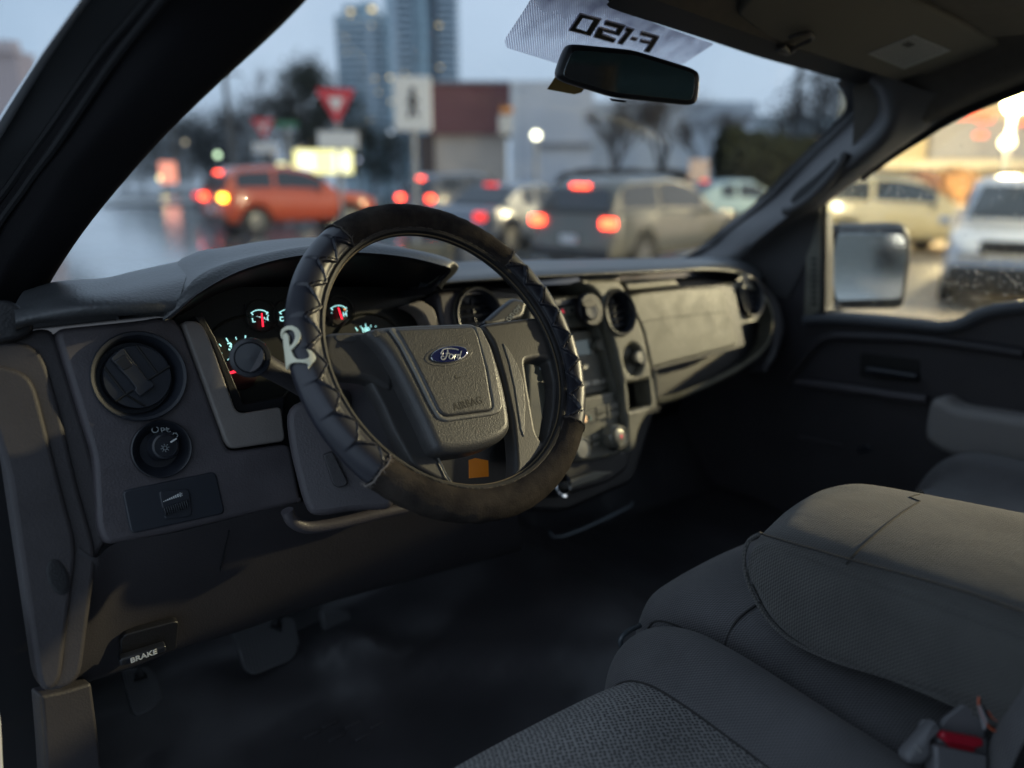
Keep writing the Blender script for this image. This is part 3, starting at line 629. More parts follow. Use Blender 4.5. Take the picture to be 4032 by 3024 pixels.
# centre nacelle with vent, four wheel drive knob, cubby
P_('vent_housing', [(2285,1108),(2300,1100),(2425,1097),(2445,1108),(2480,1170),(2537,1312),(2566,1450),(2578,1592),(2574,1604),(2540,1650),(2515,1700),(2505,1764),(2478,1785),(2470,1690),(2463,1553),(2424,1372),(2371,1180),(2340,1140)], .012, .07, M['stone'], bev=.007, r=.008,
   holes=[pxcirc(D, (2436,1232), .010, .0355, wl=.012),
          [(2496+36*cos(a), 1417+62*sin(a)+36*cos(a)*.2) for a in [i*2*pi/24 for i in range(24)]],
          [(2468,1510),(2559,1494),(2575,1590),(2478,1616)]], rh=.002)
P_('cubby', [(2440,1480),(2590,1460),(2600,1620),(2450,1650)], -.03, .02, M['printb'], bev=0)
P_('knob_recess', [(2430,1340),(2560,1340),(2560,1500),(2440,1500)], -.004, .02, M['stone'], bev=0)
disc('mode_knob', (2504,1412), D, -.004, [(.0145, 0), (.0145, .012), (.0125, .016), (0, .016)], M['gloss'], db, 32)
disc('mode_knob', (2513,1407), D, .016, [(.0115, -.003), (.0115, .004), (.010, .0055), (.0085, .0055), (.008, .0048), (0, .005)], M['knobm'], db, 32)
bm_obj('vent_trim', lathe([(.040, 0), (.0425, .003), (.045, .0)], 56), M['stone'], db, D.mat(.012) @ Matrix.Translation((*D.loc((2434,1231), .012), 0)))
vent((2436,1232), .010, .037, 'open', 0)
# nacelle cap on top, catching the sky
N0 = [D.hit(p, .010) for p in [(2285,1110),(2330,1104),(2380,1101),(2425,1100),(2445,1110)]]
N1 = [p + Vector((0, .012, .008)) for p in N0]; N2 = [p + Vector((0, .07, .004)) for p in N0]
bm_obj('nacelle_cap', grid_loft([N0, N1, N2], 4, 4), M['pad'], db)
# stack: top cap with hazard button
P_('centre_stack', [(2080,1175),(2200,1166),(2335,1160),(2350,1175),(2366,1262),(2425,1400),(2470,1600),(2476,1760),(2440,1790),(2330,1812),(2230,1822),(2080,1815)], -.006, .05, M['stack'], bev=.005, r=.006,
   holes=[[(2238,1294),(2349,1277),(2424,1538),(2297,1566),(2180,1585),(2160,1300)]], rh=.002)
P_('stack_cap', [(2150,1178),(2200,1166),(2335,1160),(2350,1172),(2356,1196),(2340,1200),(2160,1218)], -.002, .03, M['pad'], bev=.006, r=.004)
P_('radio', [(2130,1300),(2238,1300),(2335,1296),(2364,1380),(2412,1535),(2297,1560),(2150,1590)], -.030, .03, M['black'], bev=0)
P_('radio', [(2150,1310),(2240,1305),(2333,1300),(2352,1360),(2410,1535),(2297,1558),(2150,1584)], -.020, .02, M['stone'], bev=.003, r=.003)
P_('radio_display', [cs(190,515), cs(285,498), cs(308,600), cs(215,612)], -.0185, .004, mat('dim blue grey display', (.12, .155, .165), .2, emit=(.2, .3, .33), es=.10), bev=.0006)
P_('radio_button', [cs(292,497), cs(312,494), cs(322,545), cs(303,550)], -.018, .004, M['knobm'], bev=.001, r=.001)
P_('radio_button', [cs(305,553), cs(324,549), cs(334,595), cs(314,600)], -.018, .004, M['knobm'], bev=.001, r=.001)
disc('volume_knob', cs(350,538), D, -.018, [(.0125, 0), (.0125, .010), (.011, .012), (.009, .0115), (0, .0115)], M['stone'], db, 32)
disc('volume_knob', cs(250,690), D, -.018, [(.0085, 0), (.0085, .007), (.007, .009), (0, .0085)], M['knobm'], db, 32, .55)
P_('radio_button_row', [cs(240,795), cs(430,757), cs(442,775), cs(440,795), cs(246,838)], -.017, .006, M['knobm'], bev=.002, r=.003)
for a, b in ((cs(312,782), cs(316,822)), (cs(375,768), cs(380,808))): tube('button_gap', [D.hit(a, -.0165), D.hit(b, -.0165)], .0008, M['printb'], db, 5)
P_('radio_slot', [cs(230,918), cs(488,852), cs(490,858), cs(232,925)], -.018, .003, M['printb'], bev=0)
tube('button_gap', [D.hit(p, -.0195) for p in (cs(198,612), cs(375,585))], .0007, M['printb'], db, 5)
tube('button_gap', [D.hit(p, -.0195) for p in (cs(175,515), cs(345,488))], .0007, M['printb'], db, 5)
# hazard and neighbour buttons
P_('hazard_button', [cs(90,285), cs(140,275), cs(150,330), cs(104,338)], -.002, .006, M['stack'], bev=.001, r=.001)
P_('hazard_button', [cs(100,322), cs(112,290), cs(128,316)], -.0012, .001, emis('hazard red', (.9, .03, .06), .45), bev=0)
P_('stack_button', [cs(148,272), cs(205,266), cs(216,322), cs(160,330)], -.002, .006, M['knobm'], bev=.001, r=.001)
P_('stack_button', [cs(166,290), cs(190,287), cs(194,310), cs(172,313)], -.0012, .001, M['printb'], bev=0)
# black magnetic mount disc clipped to the stack
mt = thing('phone_mount', 'round black phone mount clipped to the top of the centre stack', 'phone mount', D.hit(cs(290,300), 0))
disc('mount_disc', cs(286,300), D, .006, [(.010, -.01), (.027, -.004), (.030, .0), (.030, .008), (.027, .011), (0, .011)], M['black'], mt, 40)
disc('mount_plate', cs(302,304), D, .0185, [(.0165, 0), (.0165, .003), (.014, .005), (0, .0045)], M['gloss'], mt, 32)
plate('mount_clip', [cs(250,240), cs(330,225), cs(345,265), cs(300,285), cs(262,275)], D, .024, .004, mat('scuffed dark plastic', (.05, .045, .04), .5), mt, bev=.001, r=.003)
# climate buttons
for q in ([cs(252,1000), cs(338,970), cs(350,1060), cs(262,1092)], [cs(344,968), cs(410,950), cs(415,1002), cs(350,1018)], [cs(350,1025), cs(414,1008), cs(418,1040), cs(354,1062)], [cs(434,945), cs(503,930), cs(508,978), cs(440,990)], [cs(441,998), cs(508,985), cs(514,1020), cs(447,1040)]):
    P_('climate_button', q, .0, .008, M['stack'], bev=.0015, r=.0015)
P_('climate_button', [cs(421,952), cs(429,950), cs(440,1045), cs(433,1048)], .0006, .003, M['knobm'], bev=.0005)
bm = bmesh.new()
for p in (cs(270,1035), cs(272,1057)):
    u, v = D.loc(p, .001); bmesh.ops.create_circle(bm, cap_ends=True, radius=.0028, segments=12, matrix=Matrix.Translation((u, v, 0)))
bm_obj('indicator_light', bm, emis('warm indicator', (1, .6, .3), 1.1), db, D.mat(.001), sm=False)
text('button_symbol', '&', .014, D, cs(305,1040), .001, mat('teal print', (.2, .32, .33), .5), db)
for q in ([cs(240,1195), cs(312,1165), cs(318,1205), cs(246,1232)], [cs(316,1163), cs(372,1148), cs(378,1185), cs(322,1202)], [cs(318,1210), cs(378,1192), cs(382,1225), cs(326,1245)]):
    P_('climate_button', q, .0, .008, M['stack'], bev=.0015, r=.0015)
def knob(c, r):
    disc('climate_knob', c, D, .016, [(r*1.15, -.022), (r*1.1, -.002), (r, .0), (r, .006), (r*.86, .008), (r*.8, .006), (0, .0065)], M['knobm'], db, 40)
knob(cs(497,1165), .0185); knob(cs(237,1248), .0185)
disc('climate_knob', cs(500,1163), D, .024, [(.0125, -.004), (.0125, .001), (.010, .002), (0, .002)], M['knobm'], db, 32)
plate('knob_mark', [cs(515,1150), cs(528,1158), cs(524,1180), cs(512,1176)], D, .0265, .0006, emis('red temperature mark', (.8, .10, .14), .4), db, bev=0)
disc('climate_knob', cs(470,1175), D, -.002, [(.024, 0), (.022, .006), (.021, .016), (0, .016)], M['black'], db, 36)
# lower bin, cigar socket
P_('lower_stack', [(2130,1812),(2330,1800),(2476,1765),(2478,1840),(2400,1900),(2200,1960),(2120,1960)], -.022, .06, M['black'], bev=.006, r=.01)
P_('ashtray', [cs(150,1470), cs(345,1405), cs(460,1410), cs(370,1462), cs(155,1535)], -.012, .03, M['stack'], bev=.003, r=.003)
disc('power_socket', cs(108,1500), D, -.008, [(.0165, 0), (.0175, .004), (.0165, .006), (.013, .004), (.012, -.015), (0, -.015)], M['chrome'], db, 36, 1.25)
# glove box
P_('glove_surround', [(2545,1330),(2566,1452),(2572,1600),(2640,1588),(2703,1568),(2808,1523),(2920,1466),(3010,1400),(3049,1340),(3060,1250),(3040,1180),(2990,1120),(2930,1100),(2760,1128),(2500,1150),(2520,1200)], -.012, .06, M['stone'], bev=.016, r=.02, holes=[pxcirc(D, (2955,1172), -.008, .037, wl=-.012)], rh=0)
P_('glove_channel', [(2478,1160),(2700,1128),(2850,1118),(2886,1132),(2902,1175),(2934,1362),(2900,1376),(2567,1464),(2540,1300)], -.006, .03, mat('dark blue grey channel', (.035, .035, .042), .45, **G_), bev=.003, r=.006)
gd = P_('glove_box_door', [(2470,1166),(2520,1150),(2680,1134),(2822,1129),(2850,1140),(2864,1175),(2906,1350),(2896,1362),(2566,1450),(2535,1300)], .0, .03, M['stone'], bev=.005, r=.006)
tube('panel_gap', [D.hit(c3(565,423), .0002), D.hit(c3(700,398), .0002), D.hit(c3(1015,368), .0002)], .0008, mat('dark door line', (.05, .05, .04), .7), db, 5)  # thin dark line across the glove box door
P_('upper_shelf', [c3(470,208), c3(740,195), c3(765,232), c3(500,258)], -.012, .02, M['stone'], bev=.003, r=.003)
vent((2955,1172), -.008, .039, 'open', 0)
P_('dash_end', [(2900,1075),(2990,1095),(3070,1180),(3098,1290),(3060,1420),(3000,1470),(3049,1370),(3060,1250),(3020,1150),(2960,1105)], -.03, .09, M['face2'], bev=.010, r=.02)
# dark strips seen below the dash: rail with bracket
rd = tube('metal_rail', [aty(p, .30) for p in [(2165,2092),(2178,2114),(2215,2112),(2300,2080),(2400,2033),(2485,1990),(2492,1975)]], .0028, mat('grey steel rod', (.17, .20, .23), .4, metal=.6), TR, 8)
plate('rail_bracket', [(2095,2085),(2172,2066),(2162,2085),(2150,2090),(2148,2098),(2128,2096),(2118,2108),(2098,2102)], mkplane((0, .30, 0), (0, -1, .3)), 0, .006, mat('grey steel rod', (.17, .20, .23), .4, metal=.6), rd, bev=.001)
# ---------------- steering column
colA = WHEEL.at(0, 0, -.03); cax = -WHEEL.n
bm = bmesh.new()
secs = []
for d, rx, ry, dz in ((.0, .062, .060, 0), (.03, .072, .072, -.004), (.07, .078, .086, -.012), (.13, .080, .095, -.02), (.22, .08, .10, -.03)):
    c = WHEEL.at(0, dz, -.045-d); secs.append([c + WHEEL.s*rx*cos(a)*(1 if abs(cos(a)) < .8 else .96) + WHEEL.t*ry*sin(a) for a in [i*2*pi/28 for i in range(28)]])
V = [[bm.verts.new(p) for p in s] for s in secs]
for a, b in zip(V, V[1:]):
    for i in range(28): bm.faces.new((a[i], a[(i+1) % 28], b[(i+1) % 28], b[i]))
bm.faces.new(V[0]); col_ = bm_obj('steering_column', bm, M['face2'], TR)
# column cover lower skirt seen left of the wheel
skp = mkplane(WHEEL.at(-.05, -.10, -.12), (-.35, -1, .35))
plate('column_shroud', [(1124,1600),(1250,1560),(1420,1700),(1560,1900),(1560,2010),(1410,2010),(1230,2040),(1196,1985),(1140,1760)], skp, 0, .03, M['face'], col_, bev=.008, r=.02)
plate('column_shroud', [(1270,1790),(1310,1775),(1372,1900),(1362,1915),(1330,1922),(1310,1908)], skp, .008, .01, M['face2'], col_, bev=.002, r=.004)
bol = tube('knee_panel_lip', spl([aty(p, .12) for p in [(1130,2010),(1150,2050),(1200,2075),(1280,2070),(1400,2045),(1500,2020),(1600,2000)]], 5), .008, M['face'], db)
# amber tag on the column
at = plate('amber_tag', [cw(1010,1125), cw(1055,1112), cw(1148,1130), cw(1152,1246), cw(1012,1258)], mkplane(WHEEL.at(0, -.13, -.03), WHEEL.n + Vector((-.1, 0, -.1))), 0, .002, M['amber'], None, bev=.0003)
tag(at, 'small square amber tag hanging below the steering wheel hub', 'tag')
# turn signal stalk
st = spl([aty(p, y) for p, y in [((1340,1580), .12), ((1240,1545), .10), ((1120,1480), .085), ((1030,1430), .075), ((985,1408), .065)]], 6)
sk = tube('indicator_stalk', st, [.016-.004*sin(i/24*pi) for i in range(len(st))], M['face2'], col_, 20)
tip = st[-1]; tn = (CAM-tip).normalized(); TP = mkplane(tip, tn)
bm_obj('stalk_tip', lathe([(.014, -.02), (.0205, -.014), (.0215, -.004), (.0205, .003), (.0165, .005), (.0158, .0035), (.0150, .0045), (0, .0055)], 40), M['gloss'], col_, TP.mat(0))
# gear lever to the right behind the wheel
gl_ = plate('gear_lever', [cw(1095,140), cw(1240,10), cw(1330,-60), cw(1440,-30), cw(1410,90), cw(1200,150)], mkplane(WHEEL.at(.06, .05, -.06), WHEEL.n), 0, .03, M['vent'], col_, bev=.006, r=.01)
text('lever_marking', 'O/D OFF', .010, mkplane(WHEEL.at(.06, .05, -.06), WHEEL.n), cw(1335,65), .0008, M['greyprint'], col_, rot=.45)
# ---------------- steering wheel: rim, spokes, hub (parts of the truck) and the slip-on cover (its own thing)
WR = .183
def torus(R, r, nu, nv, hf=None, a0=0, a1=2*pi, v0=0, v1=2*pi, rn=1.0):
    """hf(phi, theta) -> extra radius; theta 0 = outward, pi/2 = toward the driver"""
    bm = bmesh.new(); full = abs(a1-a0-2*pi) < 1e-6; vfull = abs(v1-v0-2*pi) < 1e-6
    nU = nu if full else nu+1; nV = nv if vfull else nv+1; V = []
    for i in range(nU):
        p = a0+(a1-a0)*i/nu; row = []
        for j in range(nV):
            t = v0+(v1-v0)*j/nv; q = r + (hf(p, t) if hf else 0)
            row.append(bm.verts.new(((R+q*cos(t))*cos(p), (R+q*cos(t))*sin(p), q*sin(t)*rn)))
        V.append(row)
    for i in range(nU if full else nU-1):
        for j in range(nV if vfull else nV-1):
            bm.faces.new((V[i][j], V[(i+1) % nU][j], V[(i+1) % nU][(j+1) % nV], V[i][(j+1) % nV]))
    return bm
WM = WHEEL.mat(0)
sw_ = bm_obj('steering_wheel', torus(WR, .0135, 160, 20), M['inner'], TR, WM)
A_ = radians
COV = thing('steering_wheel_cover', 'worn camouflage cloth and black rubber cover slipped on the steering wheel, cream emblem', 'steering wheel cover', WC)
RC = .0178
def cover_r(p): return 0
def ragged(bm_v): pass
# base skin all the way round, black
bm_ = torus(WR, RC-.0012, 200, 28)
bm_obj('cover_lining', bm_, M['inner'], COV, WM)
def fab(p, t):
    return .0016+.0006*noise.noise(Vector((p*14, t*2.2, 3)))+.00035*noise.noise(Vector((p*60, t*9, 7)))
def cloth_part(a0, a1, v0, v1, seed):
    def hf(p, t):
        e = min(abs(p-a0), abs(p-a1))
        return fab(p+seed, t) + .0006*exp(-e*60)
    bm = torus(WR, RC, int(abs(a1-a0)*70), 40, hf, a0, a1, v0, v1)
    for v in bm.verts: v.co += Vector([noise.noise(v.co*90+Vector((seed, 0, 0)))*.0004]*3)
    bmesh.ops.solidify(bm, geom=bm.faces[:], thickness=.0012)
    return bm_obj('cloth_patch', bm, M['fabric'], COV, WM, ang=70)
VI, VO = A_(168), A_(-100)     # wraps from behind the outside to the inner front edge
cloth_part(A_(37), A_(119), A_(-100), A_(150), 1.0)
cloth_part(A_(-145), A_(-43), A_(-100), A_(150), 5.0)
# frayed seams at the patch ends and along the inner edge
def on_tor(p, t, h=0): return WHEEL.O + WHEEL.s*((WR+(RC+h)*cos(t))*cos(p)) + WHEEL.t*((WR+(RC+h)*cos(t))*sin(p)) + WHEEL.n*((RC+h)*sin(t))
rs = random.Random(11)
for a, cnt in ((A_(119), 46), (A_(-145), 60), (A_(37), 40), (A_(-43), 30)):
    pts = [on_tor(a + rs.uniform(-.006, .006), A_(-60)+i*A_(205)/24, .0028) for i in range(25)]
    bm = bmesh.new(); add_tube(bm, pts, .0009, 5)
    for i in range(cnt):
        t = rs.uniform(A_(-60), A_(145)); p0 = on_tor(a, t, .0025); p1 = on_tor(a+rs.uniform(-.03, .03), t+rs.uniform(-.12, .12), rs.uniform(.003, .0048)); add_tube(bm, [p0, p1], .00022, 3)
    bm_obj('frayed_seam', bm, M['thread'] if a in (A_(-145),) else mat('dull thread', (.09, .075, .065), .9), COV, sm=False)
for a0, a1 in ((A_(-143), A_(-45)), (A_(40), A_(117))):
    bm = bmesh.new(); n = 90
    add_tube(bm, [on_tor(a0+(a1-a0)*i/n, A_(148)+rs.uniform(-.05, .05), .0022) for i in range(n+1)], .0010, 5)
    for i in range(70):
        a = rs.uniform(a0, a1)
        if rs.random() < .6: a = a0 + abs(rs.gauss(0, .25))
        if a < a1: add_tube(bm, [on_tor(a, A_(146), .002), on_tor(a+rs.uniform(-.02, .02), A_(146)+rs.uniform(-.2, .15), .0035)], .00022, 3)
    bm_obj('stitched_edge', bm, mat('dull thread', (.09, .075, .065), .9), COV, sm=False)
# moulded grips left and right: pads edged by a zigzag ridge
def grip(a0, a1, per):
    def tri(x): x = x % 1.0; return 4*abs(x-.5)-1
    def hf(p, t):
        s = (p-a0)/per; b = A_(106)+A_(27)*tri(s)            # zigzag boundary angle
        d = (t-b)                                              # >0 inside side (toward hub)
        if d > A_(9): h = .0001                                # sunk triangles
        elif d > A_(6): h = .0001+.0038*(A_(9)-d)/A_(3)
        elif d > -A_(5): h = .0039                             # raised ridge
        elif d > -A_(8): h = .0010                             # groove beside it
        else:
            q = ((s + .5) % 1.0); fd = max(0., min(1., (t-A_(20))/A_(55)))
            h = .0014+.0030*fd*(q if q < .94 else (1-q)/.06)
            if t < A_(10): h *= max(.4, (t+1.6)/1.77) if t > -1.6 else .4
        if t > A_(140): h = .0012
        return h
    bm = torus(WR, RC-.0006, int(abs(a1-a0)*150), 96, hf, a0, a1, A_(-110), A_(185))
    return bm_obj('moulded_grip', bm, M['leather'], COV, WM, ang=50)
grip(A_(119.5), A_(214.5), A_(11.2)); grip(A_(-42.5), A_(36.5), A_(11.2))
# inner edge roll with tan piping
def ring3(R, z, r, m, nm, seg=8):
    tube(nm, [WHEEL.at(R*cos(a), R*sin(a), z) for a in [i*2*pi/140 for i in range(140)]], r, m, COV, seg, True)
ring3(WR-.0175, .0075, .0042, M['inner'], 'inner_band')
ring3(WR-.0205, .0020, .0030, M['inner'], 'inner_band')
ring3(WR-.0222, .0050, .0009, M['piping'], 'piping', 6)
# emblem traced on the left grip
def tor_hit(px, h=.0036):
    o = CAM; d = ray(*px).normalized(); t = .3
    for _ in range(400):
        p = o+d*t; q = p-WHEEL.O; x, y, z = q.dot(WHEEL.s), q.dot(WHEEL.t), q.dot(WHEEL.n); rr = hypot(x, y)-WR
        s = hypot(rr, z)-(RC+h)
        if s < 2e-5: break
        t += s*.7
    return atan2(y, x), atan2(z, rr)
def emblem(pts):
    # triangulate in px space, subdivide, then project on the torus
    from mathutils.geometry import delaunay_2d_cdt
    P = chaikin(pts, 12, n=3); xs = [p[0] for p in P]; ys = [p[1] for p in P]
    V = [Vector(p) for p in P]; nP = len(V); E = [(i, (i+1) % nP) for i in range(nP)]
    gx = min(xs)
    while gx < max(xs):
        gy = min(ys)
        while gy < max(ys): V.append(Vector((gx+.5, gy+.5))); gy += 14
        gx += 14
    vs, _, fs, _, _, _ = delaunay_2d_cdt(V, E, [list(range(nP))], 1, 1e-5)
    bm = bmesh.new(); bv = []
    for v in vs:
        a, t = tor_hit(c6(v.x, v.y)); bv.append(bm.verts.new(on_tor(a, t, .0048)))
    for f in fs:
        try: bm.faces.new([bv[i] for i in f])
        except Exception: pass
    bmesh.ops.delete(bm, geom=[v for v in bm.verts if not v.link_faces], context='VERTS')
    bmesh.ops.recalc_face_normals(bm, faces=bm.faces)
    bmesh.ops.solidify(bm, geom=bm.faces[:], thickness=.0022)
    return bm
E1 = [(945,565),(930,500),(945,440),(1000,408),(1060,402),(1120,430),(1155,480),(1162,530),(1140,590),(1100,640),(1052,690),(1040,672),(1035,652),(1070,615),(1095,560),(1098,520),(1080,470),(1040,448),(1000,448),(968,468),(950,500)]
E2 = [(958,520),(988,482),(1020,522),(1024,580),(1036,655),(1060,720),(1085,772),(1120,800),(1180,805),(1230,795),(1258,775),(1262,742),(1246,708),(1222,680),(1280,700),(1322,745),(1338,790),(1320,828),(1288,858),(1266,888),(1250,918),(1243,900),(1250,872),(1236,850),(1180,840),(1110,836),(1050,845),(1020,872),(1003,925),(990,860),(980,740),(965,640)]
for E_ in (E1, E2): bm_obj('emblem', emblem(E_), M['logo'], COV, ang=50)
# spokes and hub
Wp_ = lambda name, px, w, th, m, **k: plate(name, [cw(*p) for p in px], WHEEL, w, th, m, sw_, **k)
Wp_('spoke', [(-30,200),(60,192),(255,188),(330,230),(400,330),(470,470),(460,640),(270,532),(120,520),(60,520),(-40,420),(-60,300)], .004, .022, M['spoke'], bev=.007, r=.01)
Wp_('spoke_switch', [(30,215),(150,208),(190,235),(195,262),(170,268),(50,266)], .0052, .004, M['hub'], bev=.0012, r=.004)
Wp_('spoke', [(265,520),(440,420),(600,720),(740,1010),(895,1312),(820,1290),(600,1170),(540,1060),(460,920),(380,730)], .000, .020, M['spoke'], bev=.005, r=.01)
tube('spoke_edge', [WHEEL.hit(cw(*p), .0015) for p in [(380,310),(460,450),(600,735),(740,1018),(850,1250),(900,1318)]], .0011, M['hubline'], sw_, 6)
Wp_('spoke', [(1085,140),(1200,122),(1440,92),(1620,80),(1680,200),(1700,420),(1660,700),(1620,960),(1500,1130),(1330,1290),(1350,1180),(1340,1000),(1320,820),(1250,500),(1180,260)], .002, .024, M['spoke'], bev=.006, r=.01,
    holes=[[cw(*p) for p in ((1415,405),(1500,388),(1590,398),(1628,560),(1622,750),(1575,985),(1540,992),(1500,920),(1445,600))]], rh=.006)
Wp_('spoke_accent', [(1255,275),(1290,310),(1360,430),(1405,560),(1418,720),(1410,960),(1385,900),(1340,600),(1300,420)], .0032, .003, M['hubline'], bev=.001, r=.002)
tube('spoke_trim', [WHEEL.hit(cw(*p), -.006) for p in [(1590,410),(1625,560),(1620,750),(1580,960)]], .004, M['inner'], sw_, 8)
Wp_('slot_sticker', [(1480,430),(1500,400),(1530,400),(1548,460),(1560,540),(1530,560),(1505,540),(1510,505),(1485,495),(1492,460)], -.020, .002, M['stack'], bev=.0004, r=.002)
Wp_('slot_sticker', [(1518,430),(1548,428),(1550,465),(1524,472)], -.0185, .001, M['white'], bev=0)
Wp_('slot_sticker', [(1510,560),(1560,560),(1580,900),(1555,900)], -.022, .002, M['stack'], bev=.0004)
# hub: outer shell, border ridge, inner face
Wp_('hub', [(255,192),(310,160),(380,145),(650,128),(940,122),(1040,118),(1095,148),(1180,262),(1240,450),(1292,650),(1325,850),(1318,915),(1255,985),(1100,1045),(900,1075),(785,1065),(740,1000),(690,880),(580,650),(460,420),(370,285)], .022, .04, M['hub'], bev=.011, r=.02, res=5)
Wp_('hub_ridge', [(425,168),(470,160),(530,255),(610,400),(700,590),(790,780),(835,812),(1160,770),(1186,740),(1140,470),(1062,200),(1045,150),(1095,160),(1165,300),(1205,460),(1255,735),(1240,778),(1180,800),(850,846),(790,825),(735,735),(620,500),(510,290)], .0245, .008, M['hubline'], bev=.0022, r=.004)
Wp_('airbag_cover', [(470,172),(1040,150),(1075,215),(1135,450),(1184,742),(1165,768),(840,808),(790,778),(690,570),(600,390),(520,250)], .0262, .008, M['hub'], bev=.0035, r=.006)
# the small mark and word pressed into the cover
text('airbag_lettering', 'AIRBAG', .0125, WHEEL, cw(1000,718), .0264, M['printb'], sw_, rot=.0, bold=.0002, ext=.0001)
Wp_('seat_mark', [(905,510),(915,508),(915,530),(950,518),(955,524),(918,538),(906,534)], .0265, .0003, M['printb'], bev=0)
# oval emblem
Oc = WHEEL.loc(cw(868,360), .028); eu = WHEEL.loc(cw(1008,360), .028)[0]-Oc[0]; ev = abs(WHEEL.loc(cw(868,298), .028)[1]-Oc[1])
plate('emblem_recess', circ(56, eu*1.32, ev*1.28, Oc), WHEEL, .0268, .003, M['hub'], sw_, bev=.001, loc=True)
plate('emblem_rim', circ(64, eu, ev, Oc), WHEEL, .0285, .003, M['chrome'], sw_, bev=.0012, loc=True)
plate('emblem_field', circ(64, eu*.945, ev*.90, Oc), WHEEL, .0290, .002, M['blue'], sw_, bev=.0004, loc=True)
FO = [ [(812,340),(820,325),(850,318),(898,320),(930,328)], [(852,325),(850,350),(838,385),(820,398),(806,388),(812,372),(826,376)], [(838,355),(866,352)], [(812,340),(804,352),(812,360),(822,352)],
       [(884,362),(872,360),(862,376),(870,392),(886,388),(892,372),(884,362),(896,366)], [(902,362),(906,366),(900,392)], [(905,374),(914,362),(924,364)], [(944,364),(930,364),(922,380),(930,392),(944,384)], [(952,336),(944,366),(940,386),(950,392),(958,384)] ]
bm = bmesh.new()
for s in FO:
    add_tube(bm, spl([WHEEL.hit(cw(*p), .0294) for p in s], 5), .00078, 6)
bm_obj('emblem_lettering', bm, mat('silver script', (.62, .63, .64), .35, metal=.3), sw_)
# ---------------- pedals and brake release
def pedal(name, px, y, lean, m=None, n=18, lab=None):
    pl = mkplane((0, y, .88), (0, -1, lean))
    p = plate(name, px, pl, 0, .018, mat('ribbed black rubber', (.085, .088, .095), .55), TR, bev=.004, r=.012)
    us = [pl.loc(q) for q in px]; a, b = min(u for u, v in us), max(u for u, v in us); c, d = min(v for u, v in us), max(v for u, v in us)
    bm = bmesh.new()
    for i in range(n):
        u = a+(b-a)*(i+.8)/(n+.6)
        vs = [v for (u1, v1), (u2, v2) in zip(us, us[1:]+us[:1]) if (u1-u)*(u2-u) < 0 for v in (v1+(v2-v1)*(u-u1)/(u2-u1),)]
        if len(vs) > 1: add_box(bm, (u, (min(vs)+max(vs))/2, .0012), ((b-a)/n*.5, (max(vs)-min(vs))*.86, .003), bev=.0008, seg=1)
    bm_obj('pedal_ribs', bm, mat('ribbed black rubber', (.085, .088, .095), .55), p, pl.mat(0)); return p
pedal('brake_pedal', [(905,2470),(1160,2430),(1178,2560),(1150,2600),(1000,2662),(965,2640)], .43, .45)
pedal('accelerator_pedal', [(1262,2400),(1370,2400),(1392,2470),(1388,2570),(1320,2605),(1295,2580)], .46, .5, n=11)
pedal('parking_brake_pedal', [(470,2640),(590,2620),(625,2680),(640,2760),(560,2822),(520,2815),(500,2730)], .37, .6, n=13)
tube('pedal_arm', [aty((1080,2480), .45), aty((1100,2380), .50), aty((1120,2280), .56)], .012, M['black'], TR)
tube('pedal_arm', [aty((555,2680), .41), aty((520,2560), .46), aty((500,2480), .50)], .010, M['black'], TR)
RB = mkplane((0, .185, 1.10), (0, -1, -.15))
plate('brake_release_recess', [(472,2523),(490,2500),(690,2447),(705,2452),(695,2560),(480,2625)], RB, .0, .012, M['black'], TR, bev=.002, r=.004)
rh_ = plate('brake_release_handle', [(470,2600),(655,2542),(658,2566),(478,2626),(468,2618)], RB, .014, .012, M['gloss'], TR, bev=.003, r=.003)
text('handle_lettering', 'BRAKE', .0100, RB, (566,2584), .0146, M['white'], rh_, rot=.03, bold=.00025)
# ---------------- floor
def fz(x, y):
    z = .86
    z += .10*exp(-(x/.24)**2)*min(1, max(0, (y+.5)/.6))
    z += max(0, y-.52)*1.15
    z += .012*noise.noise(Vector((x*5, y*5, 1)))+.006*noise.noise(Vector((x*13, y*9, 5)))
    q = (x+.30)*.75+(y-.30)*.6; z += .018*exp(-(q/.03)**2)*exp(-((x+.3)/.3)**2)
    z += .022*exp(-(((x+.36)/.05)**2+((y-.36)/.09)**2))
    return z
bm = bmesh.new(); nx, ny = 70, 70
V = [[bm.verts.new((-.80+1.6*i/nx, -1.3+2.3*j/ny, fz(-.80+1.6*i/nx, -1.3+2.3*j/ny))) for i in range(nx+1)] for j in range(ny+1)]
for j in range(ny):
    for i in range(nx): bm.faces.new((V[j][i], V[j][i+1], V[j+1][i+1], V[j+1][i]))
bm_obj('cab_floor', bm, M['floor'], TR)
bm = bmesh.new()
for i, (px, py) in enumerate([(1300,2850),(1390,2853),(1490,2862),(1230,2888),(1325,2902),(1430,2905)]):
    p = atz((px, py), .865); add_box(bm, (p.x, p.y, fz(p.x, p.y)+.002), (.026, .006, .006), bev=.002)
bm_obj('floor_rib', bm, M['floor'], TR)
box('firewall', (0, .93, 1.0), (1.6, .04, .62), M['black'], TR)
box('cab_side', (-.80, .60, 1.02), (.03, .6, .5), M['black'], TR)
box('under_dash', (.35, .70, 1.20), (.9, .12, .35), M['black'], TR, .02)
